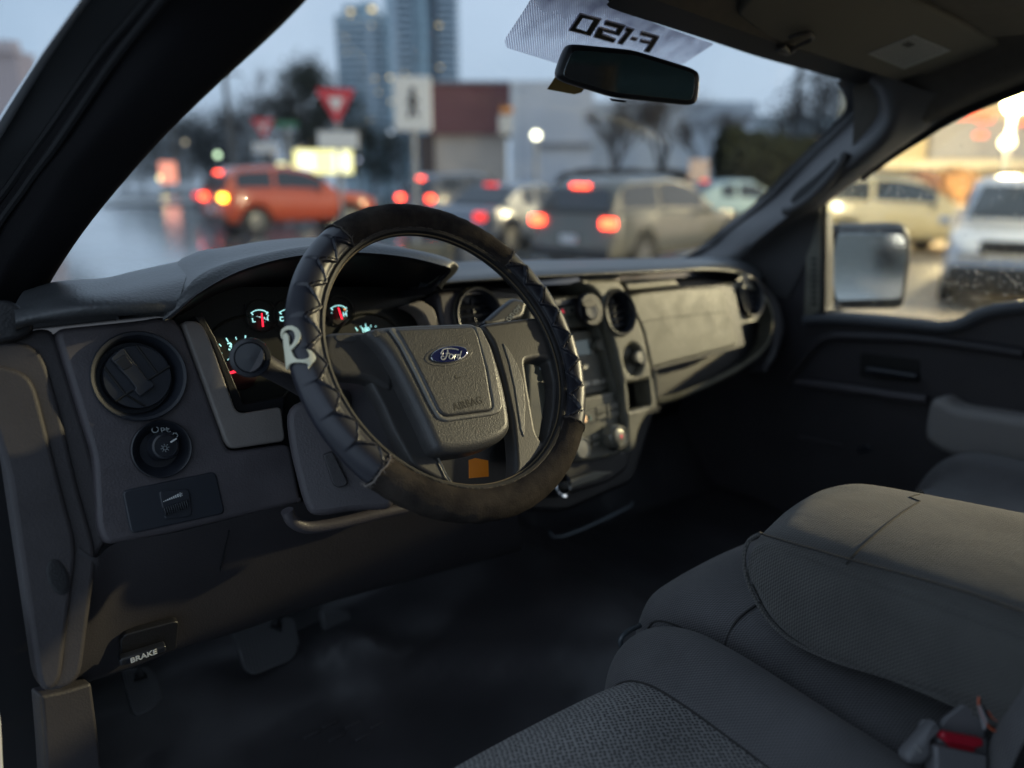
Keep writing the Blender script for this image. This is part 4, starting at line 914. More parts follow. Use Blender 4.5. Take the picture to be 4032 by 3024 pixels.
# transmission/centre pod under the dash seen as a vertical edge
# ---------------- seats
def sweep(name, prof, Q, m, parent, nprof=5, nq=4, msplit=None):
    """prof: (y,z) going from back over the top to the front and down; Q: (x, h) h along the profile normal"""
    P = [Vector((0, y, z)) for y, z in prof]; P = spl(P, nprof); Q = spl([Vector((x, h, 0)) for x, h in Q], nq)
    rows = []
    for i, p in enumerate(P):
        a = P[max(0, i-1)]; b = P[min(len(P)-1, i+1)]; t = (b-a).normalized(); n = Vector((0, -t.z, t.y))
        rows.append([Vector((q.x, p.y+n.y*q.y, p.z+n.z*q.y)) for q in Q])
    return rows, P, Q
def sheet(name, rows, m, parent, sel=None):
    bm = loft(rows)
    return bm_obj(name, bm, m, parent, ang=80)
# driver seat cushion
UP = lambda pr: [(y-.036, z+.028) for y, z in pr]
prof = UP([(-.80,1.10),(-.60,1.105),(-.40,1.112),(-.26,1.118),(-.195,1.110),(-.155,1.080),(-.140,1.03),(-.150,.96),(-.17,.90)])
Q1 = [(-.76,-.16),(-.755,-.03),(-.73,.03),(-.69,.028),(-.655,.0)]
Q2 = [(-.655,.0),(-.60,.004),(-.46,.008),(-.33,.006),(-.275,.002)]
Q3 = [(-.275,.002),(-.262,.018),(-.235,.040),(-.205,.042),(-.180,.020),(-.172,-.03),(-.172,-.10),(-.175,-.18)]
def fl(prof): return prof[::-1] if False else prof
def build_cush(Q, m, nm, parent, pr):
    rows, _, _ = sweep(nm, pr, Q, m, parent, 7, 5); return sheet(nm, rows, m, parent)
# normals of the profile: tangent (back->front) gives n = (-tz, ty); for y increasing ty>0 so n.z>0 (up)
ds = build_cush(Q3, M['cloth'], 'driver_seat', TR, prof)
tag(ds, 'charcoal cloth driver seat with a grey knit centre')
build_cush(Q1, M['cloth'], 'seat_bolster', ds, prof)
# centre insert in two panels with a transverse seam
pf = [p for p in prof]
sm_y = -.46
ins_front = UP([(-.452,1.110),(-.445,1.1135),(-.40,1.113),(-.26,1.118),(-.195,1.110),(-.155,1.080),(-.140,1.03),(-.150,.96),(-.17,.90)])
ins_back = UP([(-.80,1.105),(-.60,1.110),(-.50,1.114),(-.466,1.112),(-.458,1.106)])
build_cush(Q2, M['mesh'], 'seat_insert', ds, ins_front); build_cush(Q2, M['mesh'], 'seat_insert', ds, ins_back)
def seamline(x, h, prof, parent, r=.0016, off=0):
    rows, _, _ = sweep('', prof, [(x-.001, h), (x, h), (x+.001, h)], None, None, 7, 1)
    return tube('seam', [rw[1]+Vector((0, 0, off)) for rw in rows], r, M['seam'], parent, 6)
seamline(-.2745, .0025, prof, ds)
tube('seam', [Vector((-.65+i*.0375, -.4915, 1.1365+.006*sin(i/10*pi))) for i in range(11)], .0018, M['seam'], ds, 6)
tube('seam_welt', [rw[-2]*.0 + rw[0] for rw in sweep('', prof, [(-.192,.0305),(-.190,.03),(-.188,.03)], None, None, 7, 1)[0]], .0013, M['cloth'], ds, 6)
# backrest edge that shows at the lower right
SB = [[Vector((x, y+.022, z)) for x, y, z in r] for r in (
    [(-.20,-.60,1.12),(-.195,-.585,1.17),(-.195,-.592,1.25),(-.205,-.62,1.36),(-.215,-.66,1.50),(-.23,-.70,1.66)],
    [(-.165,-.575,1.12),(-.150,-.555,1.17),(-.150,-.562,1.24),(-.155,-.592,1.34),(-.175,-.64,1.50),(-.20,-.69,1.66)],
    [(-.135,-.60,1.12),(-.115,-.58,1.17),(-.112,-.59,1.25),(-.122,-.62,1.36),(-.15,-.67,1.50),(-.19,-.72,1.66)],
    [(-.12,-.70,1.12),(-.10,-.69,1.17),(-.10,-.70,1.25),(-.11,-.74,1.36),(-.14,-.79,1.50),(-.19,-.82,1.66)])]
bm_obj('backrest', grid_loft(SB, 5, 5), M['cloth'], ds, ang=80)
bm_obj('backrest', grid_loft([[Vector((x, -.63-.14*(z-1.15)-dy, z)) for z in (1.10,1.25,1.45,1.65,1.72)] for x, dy in ((-.68,.14),(-.67,.10),(-.5,.16),(-.35,.16),(-.22,.14),(-.20,.2))], 4, 4, .04), M['cloth'], ds, ang=80)
# centre jump seat
jp = [(-.80,1.16),(-.55,1.165),(-.36,1.178),(-.24,1.186),(-.17,1.180),(-.130,1.158),(-.112,1.12),(-.105,1.07),(-.125,1.00),(-.14,.93)]
JQ = [(-.178,-.18),(-.176,-.08),(-.170,-.025),(-.150,.0),(-.10,.008),(0,.012),(.10,.008),(.155,.0),(.175,-.025),(.182,-.08),(.184,-.18)]
js = build_cush(JQ, M['cloth'], 'centre_seat', TR, jp)
tag(js, 'charcoal cloth centre seat cushion')
for h, x in ((-.030, -.1725), (-.043, -.1752)): seamline(x, h, jp, js, .0012)
sq = [(x, h+.0006) for x, h in JQ]
rows, _, _ = sweep('', [(-.262,1.1862),(-.2600,1.1862),(-.258,1.1860)], [(-.170,-.025),(-.150,.0),(-.10,.0085),(0,.0125),(.1,.008)], None, None, 1, 6)
tube('seam', rows[1], .0016, M['seam'], js, 6)
# folded armrest above it
ap = [(-1.00,1.372),(-.80,1.356),(-.60,1.342),(-.48,1.333),(-.38,1.326),(-.31,1.320),(-.285,1.312),(-.270,1.296),(-.266,1.27),(-.276,1.243),(-.300,1.216),(-.335,1.203),(-.39,1.207),(-.46,1.222),(-.60,1.23),(-1.0,1.24)]
apf = [(y-.002, z-.012 if z > 1.25 else z) for y, z in ap]
# top plan: side edge at x=-.15, rounded to a crown
AQ = [(-.152,-.030),(-.152,-.006),(-.146,.001),(-.12,.010),(-.06,.018),(0,.020),(.06,.018),(.11,.010),(.135,-.002),(.147,-.022),(.151,-.045),(.152,-.10)]
rowsA, PA, QA = sweep('', apf[:10], AQ, None, None, 6, 5)
# front bulges forward toward the passenger side
def bulge(rw):
    out = []
    for p in rw:
        f = max(0., min(1., (p.x+.15)/.30)); k = f*f*(3-2*f)
        w = max(0., min(1., (p.y+.55)/.30))
        out.append(Vector((p.x, p.y+.052*k*w, p.z-.028*k*w)))
    return out
ar = sheet('armrest', [bulge(r) for r in rowsA], M['arm'], TR)
tag(ar, 'charcoal twill folded centre armrest')
# side walls
def sidewall(x, inset, nm='armrest_side'):
    ring_p = [Vector((0, y, z-(.006 if z > 1.25 else 0))) for y, z in apf]; ring_p = spl(ring_p, 5)
    cen = Vector((0, -.62, 1.28)); rowsS = []
    for s, dx in ((1.0, inset*1.0), (.995, inset*.2), (.96, -inset*.25), (.85, -inset*.6), (.5, -inset*.9), (.02, -inset)):
        rowsS.append([Vector((x+dx, cen.y+(p.y-cen.y)*s, cen.z+(p.z-cen.z)*s - .012*(p.z > 1.25)*(s > .9)*0)) for p in ring_p])
    return rowsS
RS = sidewall(-.152, .010); bm = loft(RS); bm_obj('armrest_side', bm, M['arm'], ar, ang=80)
RS2 = [[Vector((p.x, p.y, p.z)) for p in r] for r in sidewall(.147, -.010)]
RS2 = [[p+Vector((0, 0, -.034 if p.z > 1.25 else 0)) for p in r_] for r_ in RS2]; RS2 = [bulge(r) for r in RS2]; bm_obj('armrest_side', loft(RS2), M['arm'], ar, ang=80)
bot = spl([Vector((0, y, z)) for y, z in ap[9:]], 5)
bm_obj('armrest_base', loft([[p+Vector((-.150, 0, 0)) for p in bot], bulge([p+Vector((.145, 0, 0)) for p in bot])]), M['arm'], ar, ang=80)
def seam3(pts, r=.0014, m=None): tube('seam', spl(pts, 5), r, m or M['seam'], ar, 6)
seam3([atx(p, -.1550) for p in [(2985,2098),(3080,2128),(3200,2162),(3337,2202),(3560,2262),(3802,2331),(4032,2412)]], .0012)
bmw = [Vector((-.153, y, z)) for y, z in ap[6:]]; seam3([p+Vector((-.001, 0, 0)) for p in bmw], .0024, M['arm'])
# cross seam over the crown
y0 = -.395
sx_ = []
for i in range(len(QA)):
    best = min(rowsA, key=lambda r: abs(r[i].y-(y0+.04*i/len(QA)))); sx_.append(best[i])
sx_ = bulge(sx_)
tube('seam', [p+Vector((0, 0, .0004)) for p in sx_[9:-22]], .0010, M['seam'], ar, 6)
# passenger seat, behind
pq = [(.195,-.16),(.20,-.03),(.225,.03),(.27,.03),(.31,.0),(.45,.006),(.60,.0),(.65,.03),(.70,.028),(.73,-.03),(.735,-.15)]
ps = build_cush(pq, M['cloth'], 'passenger_seat', TR, [(-.80,1.13),(-.60,1.14),(-.40,1.15),(-.26,1.155),(-.17,1.145),(-.13,1.10),(-.12,1.04),(-.14,.92)])
bm_obj('backrest', grid_loft([[Vector((x, -.68-.2*(z-1.15)-dy, z)) for z in (1.10,1.25,1.45,1.68,1.80)] for x, dy in ((.22,.16),(.24,.08),(.4,.12),(.56,.12),(.70,.08),(.72,.16))], 4, 4, .05), M['cloth'], ps, ang=80)
box('headrest', (.46, -.97, 1.88), (.30, .10, .20), M['cloth'], ps, .04, seg=4)
# seat bin under the centre seat with a cup holder loop
cbn = plate('seat_bin', [(2420,2700),(2422,2600),(2430,2530),(2450,2500),(2525,2455),(2600,2500),(2600,2700)], mkplane((0, -.12, 0), (-.1, -1, .2)), 0, .10, M['black'], TR, bev=.006, r=.008)
tube('bin_rim', spl([aty(p, -.145) for p in [(2520,2462),(2475,2484),(2447,2512),(2445,2540),(2462,2562),(2500,2580),(2530,2590)]], 5), .0035, mat('blue grey rubber', (.05, .06, .07), .4), cbn, 8)
plate('bin_panel', [(2405,2720),(2418,2612),(2440,2520),(2380,2540),(2360,2700)], mkplane((0, -.10, 0), (0, -1, .2)), 0, .01, M['black'], cbn, bev=.002)
# ---------------- seat belt buckles, lanyard
def cb(u, v): return (3400+.3158*u, 2500+.3158*v)
BK = mkplane((0, -.50, 0), (-.55, -.7, .42))
BK.O = atx(cb(1200,1350), -.187)
bkl = plate('belt_buckle', [cb(900,1390),(cb(950,1385)),cb(1470,1495),cb(1560,1500),cb(1560,2000),cb(930,2000),cb(905,1700)], BK, .0, .02, M['grey'], TR, bev=.003, r=.003)
plate('buckle_back', [cb(930,1190),cb(965,1165),cb(1520,1270),cb(1560,1300),cb(1560,1520),cb(930,1420)], BK, -.010, .016, M['grey'], bkl, bev=.003, r=.003)
plate('release_button', [cb(968,1270),cb(1010,1212),cb(1500,1300),cb(1510,1390),cb(1400,1425),cb(1050,1360)], BK, .001, .014, M['red'], bkl, bev=.0025, r=.002)
plate('release_button', [cb(1050,1362),cb(1400,1427),cb(1380,1462),cb(1080,1400)], BK, -.003, .008, M['red'], bkl, bev=.001, r=.001)
plate('buckle_strap', [cb(960,1180),cb(1000,1060),cb(1180,920),cb(1400,770),cb(1440,800),cb(1530,1200),cb(1520,1280)], BK, -.016, .006, M['grey'], bkl, bev=.002, r=.004)
bk2 = plate('belt_buckle', [cb(525,1500),cb(600,1420),cb(720,1290),cb(830,1180),cb(930,1080),cb(960,1150),cb(870,1290),cb(880,1420),cb(890,1500),cb(800,1610),cb(700,1640),cb(560,1620)], BK, -.004, .02, M['grey'], TR, bev=.006, r=.008)
tag(bk2, 'angled grey buckle stalk'); tag(bkl, 'grey buckle with red release button')
plate('buckle_slot', [cb(640,1378),cb(655,1374),cb(728,1465),cb(712,1474)], BK, -.0034, .001, mat('pale slot mark', (.40, .40, .38), .6), bk2, bev=0)
LN = mkplane(BK.O + BK.n*.002, BK.n + Vector((0, 0, .1)))
ln = thing('keychain_lanyard', 'black and orange printed fabric lanyard beside the seat belt buckle', 'lanyard', LN.hit(cb(1550,800)))
plate('lanyard_cloth', [cb(1430,700),cb(1500,670),cb(1620,670),cb(1700,690),cb(1700,900),cb(1580,1040),cb(1545,1010),cb(1470,840)], LN, 0, .003, mat('black lanyard cloth', (.015, .012, .018), .8), ln, bev=.0006, r=.003)
plate('lanyard_label', [cb(1425,880),cb(1460,872),cb(1550,1070),cb(1520,1180),cb(1500,1180)], LN, .002, .001, mat('pale label', (.36, .35, .37), .8), ln, bev=0)
plate('lanyard_print', [cb(1470,700),cb(1500,680),cb(1615,670),cb(1612,690),cb(1500,712)], LN, .0008, .001, mat('orange print', (.50, .11, .05), .7), ln, bev=0)
lc = LN.loc(cb(1680,890))
bm = bmesh.new(); add_tube(bm, [Vector((lc[0]+.0175*cos(a), lc[1]+.0215*sin(a), 0)) for a in [A_(100)+i*A_(150)/20 for i in range(21)]], .0012, 5)
bm_obj('lanyard_print', bm, mat('orange print', (.50, .11, .05), .7), ln, LN.mat(.001))
plate('lanyard_print', circ(24, .0095, .013, (lc[0]-.001, lc[1])), LN, .0012, .001, mat('orange print', (.50, .11, .05), .7), ln, bev=0, loc=True)
# ---------------- passenger door
dr = plate('passenger_door', [(2300,1500),(2700,1080),(2960,1010),(3090,915),(3170,850),(3200,835),(3232,838),(3240,1000),(3240,1228),(3300,1236),(3591,1258),(3717,1270),(3800,1245),(3880,1212),(3945,1198),(4100,1186),(4700,1190),(4700,2500),(2300,2500)], DOOR, 0, .05, M['face2'], TR, bev=.008, r=.01)
tag(dr, 'dark closed passenger door')
tube('door_sill_roll', spl([atx(p, .795) for p in [(3170,1262),(3300,1256),(3591,1278),(3700,1288),(3780,1278),(3860,1240),(3945,1218),(4080,1206),(4400,1215)]], 6), .013, mat('blue grey sill vinyl', (.075, .08, .09), .38, **G_), dr, 12)
P2 = lambda nm, px, w, th, m, **k: plate(nm, px, DOOR, w, th, m, dr, **k)
P2('sail_trim', [(3181,838),(3232,828),(3228,1222),(3170,1256),(3164,1250)], .006, .01, M['stone'], bev=.002, r=.003)
bm = bmesh.new()
for i in range(9):
    u, v = DOOR.loc((3205,1020+i*22), .007); add_box(bm, (u, v, 0), (.014, .0055, .004), bev=.001)
bm_obj('sail_grille', bm, M['printb'], dr, DOOR.mat(.007))
tube('glass_channel', [atx(p, .79) for p in [(3246,790),(3243,1000),(3240,1232)]], .006, M['seal'], dr, 8)
def crs(u, v): return (2700+.6328*u, 950+.6328*v)
tube('door_groove', spl([atx(crs(*p), .795) for p in [(620,870),(700,770),(800,650),(880,600),(1000,590),(1400,605),(1700,640),(2105,700)]], 5), .011, M['face2'], dr, 10)
tube('door_groove', spl([atx(crs(*p), .797) for p in [(620,840),(720,720),(800,630),(880,570),(1000,562),(1400,578),(1700,612),(2105,670)]], 5), .003, M['printb'], dr, 8)
tube('door_ledge', spl([atx(crs(*p), .785) for p in [(690,880),(800,890),(1100,930),(1300,960),(1500,985)]], 5), .010, M['face'], dr, 10)
P2('handle_recess', [crs(1085,690),crs(1460,735),crs(1455,885),crs(1380,880),crs(1085,850)], .001, .004, M['printb'], bev=.001, r=.01)
tube('door_handle', [atx(crs(*p), .782) for p in [(1130,800),(1280,820),(1440,845)]], .008, M['gloss'], dr, 10)
P2('door_armrest', [crs(1480,1130),crs(1510,985),crs(1590,978),(3750,1606),(4032,1650),(4500,1700),(4500,1960),(4032,1850),crs(1800,1375),crs(1600,1330),crs(1500,1260),crs(1478,1215)], .06, .07, mat('grey armrest vinyl', (.24, .23, .225), .6, **G_), bev=.018, r=.02, res=5)
P2('lock_lever', [crs(1060,1290),crs(1110,1265),crs(1160,1280),crs(1150,1310),crs(1070,1320)], .004, .012, M['gloss'], bev=.004, r=.004)
tube('door_groove', [atx(crs(*p), .795) for p in [(700,1215),(850,1245),(980,1270)]], .003, M['face'], dr, 8)
sg = plate('side_window', [(3242,1235),(3300,1240),(3591,1262),(3717,1274),(3800,1250),(3880,1216),(3945,1202),(4100,1190),(4900,1190),(4900,100),(4400,180),(4032,320),(3850,375),(3700,460),(3600,530),(3480,610),(3370,690),(3250,775)], mkplane((.812, 0, 0), (-1, 0, .0), (0, -1, 0)), 0, .004, M['sglass'], dr, bev=0)
# rain drops on that window: little domes of clear water
bm = bmesh.new(); rs = random.Random(5); GP = mkplane((.818, 0, 0), (-1, 0, 0), (0, -1, 0))
dm = bpy.data.materials.new('rain water'); dm.use_nodes = True; N, L = nodes(dm); N.remove(N['Principled BSDF'])
gg = N.new('ShaderNodeBsdfGlass'); gg.inputs['IOR'].default_value = 1.33; gg.inputs['Roughness'].default_value = 0; L.new(gg.outputs[0], N['Material Output'].inputs[0])
def drops(poly, n, r0, r1):
    us = [GP.loc(p) for p in poly]; a, b = min(u for u, v in us), max(u for u, v in us); c, d = min(v for u, v in us), max(v for u, v in us); k = 0
    while k < n:
        u, v = rs.uniform(a, b), rs.uniform(c, d); ins = False
        for (x1, y1), (x2, y2) in zip(us, us[1:]+us[:1]):
            if (y1 > v) != (y2 > v) and u < (x2-x1)*(v-y1)/(y2-y1)+x1: ins = not ins
        if not ins: continue
        r = r0*(r1/r0)**(rs.random()**1.8); k += 1; nseg = 7
        C0 = GP.at(u, v, 0); rings = []
        for ph in (0, .6, 1.1):
            rings.append([bm.verts.new(C0 + GP.s*(r*cos(ph)*cos(t*2*pi/nseg)) + GP.t*(r*1.15*cos(ph)*sin(t*2*pi/nseg)) - GP.n*(r*.55*sin(ph))) for t in range(nseg)])
        tp = bm.verts.new(C0 - GP.n*r*.55)
        for r1_, r2_ in zip(rings, rings[1:]):
            for t in range(nseg): bm.faces.new((r1_[t], r1_[(t+1) % nseg], r2_[(t+1) % nseg], r2_[t]))
        for t in range(nseg): bm.faces.new((rings[-1][t], rings[-1][(t+1) % nseg], tp))
        bm.faces.new(rings[0][::-1])
drops([(3260,1230),(3700,1262),(4100,1180),(4100,340),(3880,380),(3700,470),(3500,620),(3270,790)], 900, .0006, .0016)
drops([(3820,1000),(4100,1000),(4100,1170),(3820,1230),(3700,1250),(3720,1040)], 140, .0007, .0017)
tag(bm_obj('raindrops', bm, dm, dr), 'rain beads on the window glass', kind='stuff')
# outside mirror
ms = mkplane(atd(3420, 1055, 1.86), (CAM-atd(3420, 1055, 1.86)).normalized() + Vector((.15, -1, -.085)))
mo = plate('side_mirror', [(3258,915),(3276,888),(3572,878),(3598,920),(3602,1010),(3572,1202),(3553,1220),(3286,1222),(3262,1190),(3248,1050)], ms, 0, .07, M['black'], TR, bev=.02, r=.02)
plate('mirror_glass', [(3294,930),(3310,920),(3548,922),(3566,945),(3570,1000),(3550,1165),(3535,1176),(3300,1184),(3290,1172),(3270,1055)], ms, .001, .004, M['smirror'], mo, bev=.001, r=.01)
tube('mirror_arm', [atd(3300, 1200, 1.90), atd(3250, 1225, 1.84), Vector((.84, .27, 1.34))], .018, M['black'], mo)
# ---------------- bonnet, scuttle and wiper beyond the glass
hd_rows = []
for y, z in ((.80,1.335),(1.0,1.355),(1.4,1.35),(1.8,1.325),(2.1,1.27),(2.2,1.18),(2.22,.9)):
    hd_rows.append([Vector((x, y, z-.10*(x/.85)**2+.018*max(0, 1-abs(abs(x)-.45)/.1))) for x in (-.88,-.7,-.5,-.42,-.2,0,.2,.42,.5,.7,.88)])
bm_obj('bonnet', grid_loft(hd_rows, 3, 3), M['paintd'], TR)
cwl = bm_obj('scuttle', grid_loft([[Vector((x, y-.06*(x/.8)**2, z)) for x in (-.8,-.6,-.3,0,.3,.6,.8)] for y, z in ((.66,1.425),(.72,1.405),(.80,1.375),(.84,1.33))], 3, 3), mat('wet black scuttle', (.012, .012, .014), .3, grain=120, bump=.9, voro=True, bdist=.004), TR)
plate('scuttle_edge', [(380,1112),(430,1094),(520,1074),(600,1058),(680,1043),(760,1030),(893,1008),(1000,996),(1000,1060),(700,1110),(420,1140)], mkplane((0, .66, 1.4), (0, -1, .4)), 0, .03, MATS['wet black scuttle'], TR, bev=.004)
tube('wiper', spl([Vector((-.62,.585,1.478)), Vector((-.45,.60,1.493)), Vector((-.20,.635,1.487)), Vector((.05,.655,1.470)), Vector((.2,.68,1.445))], 6), .008, M['black'], TR, 8)
tube('wiper', spl([Vector((.05,.64,1.475)), Vector((.25,.65,1.468)), Vector((.6,.64,1.450))], 6), .008, M['black'], TR, 8)
for x in (-.88, .88):
    box('wing', (x*1.03, 1.5, 1.0), (.12, 1.45, .62), M['paintw'], TR, .04)
for x, y in ((-.80, 1.35), (.80, 1.35), (-.80, -2.3), (.80, -2.3)):
    wv = bm_obj('wheel', lathe([(.20,-.12),(.37,-.12),(.39,-.09),(.39,.09),(.37,.12),(.20,.12)], 32), M['seal'], TR, Matrix.Translation((x, y, .39)) @ Matrix.Rotation(pi/2, 4, 'Y'))
box('truck_bed', (0, -2.5, 1.0), (1.85, 2.1, .6), M['paintw'], TR, .05)
box('rocker', (-.84, -.3, .62), (.16, 1.7, .22), M['paintw'], TR, .03)
# ================================================================== OUTSIDE
def gp(px, d): p = atd(px, 665, d); return Vector((p.x, p.y, 0))
def hz(py, d): return CAM.z - (py-665)/F0*d*1.0/ (cos(PT)*cos(PT)) * (1.0)   # rough height of a row at depth d
def hgt(px, py, d):
    """height of row py on the vertical line standing at gp(px, d)"""
    g = gp(px, d); r = ray(px, py); k = hypot(g.x-CAM.x, g.y-CAM.y)/hypot(r.x, r.y); return CAM.z + r.z*k
def sight(px): r = ray(px, 665); return atan2(r.y, r.x)
# ground
gm = bpy.data.materials.new('wet asphalt'); gm.use_nodes = True; N, L = nodes(gm); b = N['Principled BSDF']
tc = N.new('ShaderNodeTexCoord'); n1 = N.new('ShaderNodeTexNoise'); n1.inputs['Scale'].default_value = .35; n1.inputs['Detail'].default_value = 6
n2 = N.new('ShaderNodeTexNoise'); n2.inputs['Scale'].default_value = 40
L.new(tc.outputs['Object'], n1.inputs['Vector']); L.new(tc.outputs['Object'], n2.inputs['Vector'])
r = N.new('ShaderNodeValToRGB'); r.color_ramp.elements[0].position = .35; r.color_ramp.elements[1].position = .65
r.color_ramp.elements[0].color = (.15, .166, .170, 1); r.color_ramp.elements[1].color = (.23, .25, .255, 1)
L.new(n1.outputs['Fac'], r.inputs[0]); L.new(r.outputs[0], b.inputs['Base Color'])
mr = N.new('ShaderNodeMapRange'); mr.inputs['From Min'].default_value = .35; mr.inputs['From Max'].default_value = .65; mr.inputs['To Min'].default_value = .12; mr.inputs['To Max'].default_value = .36
L.new(n1.outputs['Fac'], mr.inputs['Value']); L.new(mr.outputs[0], b.inputs['Roughness'])
bp = N.new('ShaderNodeBump'); bp.inputs['Strength'].default_value = .25; bp.inputs['Distance'].default_value = .01; L.new(n2.outputs['Fac'], bp.inputs['Height']); L.new(bp.outputs[0], b.inputs['Normal'])
b.inputs['Coat Weight'].default_value = 1; b.inputs['Coat Roughness'].default_value = .10; b.inputs['Coat IOR'].default_value = 1.45
bm = bmesh.new(); bmesh.ops.create_grid(bm, x_segments=1, y_segments=1, size=600)
gr = bm_obj('ground', bm, gm, sm=False); tag(gr, 'wet asphalt road and parking lot', kind='structure')
def strip(name, pts, z, m, lab):
    bm = bmesh.new(); bm.faces.new([bm.verts.new((p.x, p.y, z)) for p in pts]); o = bm_obj(name, bm, m, sm=False); return tag(o, lab, kind='structure')
strip('sidewalk', [gp(380, 36), gp(1500, 40), gp(1500, 44), gp(380, 40)], .12, mat('pale wet concrete', (.30, .30, .28), .35), 'pale wet pavement across the road')
strip('grass_verge', [gp(1000, 28), gp(1700, 27), gp(1700, 34), gp(1000, 35)], .05, mat('wet grass', (.05, .075, .03), .8, var=.4, vscale=3), 'grass verge beyond the red hatchback')
strip('road_marking', [gp(300, 11), gp(1100, 11.5), gp(1100, 11.8), gp(300, 11.3)], .004, mat('worn road paint', (.30, .30, .30), .35), 'worn white line on the wet road')
strip('parking_lot', [Vector((3, -14, 0)), Vector((26, -14, 0)), Vector((26, 13, 0)), Vector((6.5, 10, 0)), Vector((3, 3, 0))], .004, mat('pale wet concrete lot', (.34, .29, .23), .35, var=.2, vscale=1), 'pale wet concrete lot beside the shop')
# ---------------- cars
glassd = mat('dark car glass', (.02, .025, .03), .08, spec=.8)
tyre = mat('tyre rubber', (.02, .02, .02), .7); rimm = mat('alloy wheel', (.16, .165, .17), .3, metal=.7); trimb = mat('black car trim', (.02, .02, .02), .5)
plt_ = mat('licence plate', (.6, .62, .65), .5)
redlamp = emis('lit brake lamp', (1, .06, .02), 11); reddim = emis('tail lamp', (1, .03, .02), 1.5); amb = emis('lit turn signal', (1, .45, .02), 14); headl = emis('headlamp', (1, .92, .75), 5)
KIND = { # side profile as (length fraction, z): lower body top line, roof line
 'hatch': dict(belt=[(0,.62),(.02,.95),(.10,1.0),(.5,.97),(.72,.93),(.90,.80),(.985,.66),(1,.45)], roof=[(.04,.98),(.10,1.36),(.22,1.49),(.42,1.50),(.56,1.42),(.74,.95)]),
 'suv': dict(belt=[(0,.60),(.01,1.0),(.08,1.06),(.5,1.02),(.72,1.0),(.90,.92),(.985,.78),(1,.5)], roof=[(.02,1.04),(.07,1.42),(.14,1.56),(.42,1.60),(.56,1.50),(.72,1.02)]),
 'sedan': dict(belt=[(0,.55),(.01,.90),(.06,.96),(.22,.97),(.5,.92),(.70,.92),(.90,.80),(.985,.66),(1,.45)], roof=[(.16,.96),(.30,1.36),(.42,1.43),(.54,1.40),(.72,.93)]) }
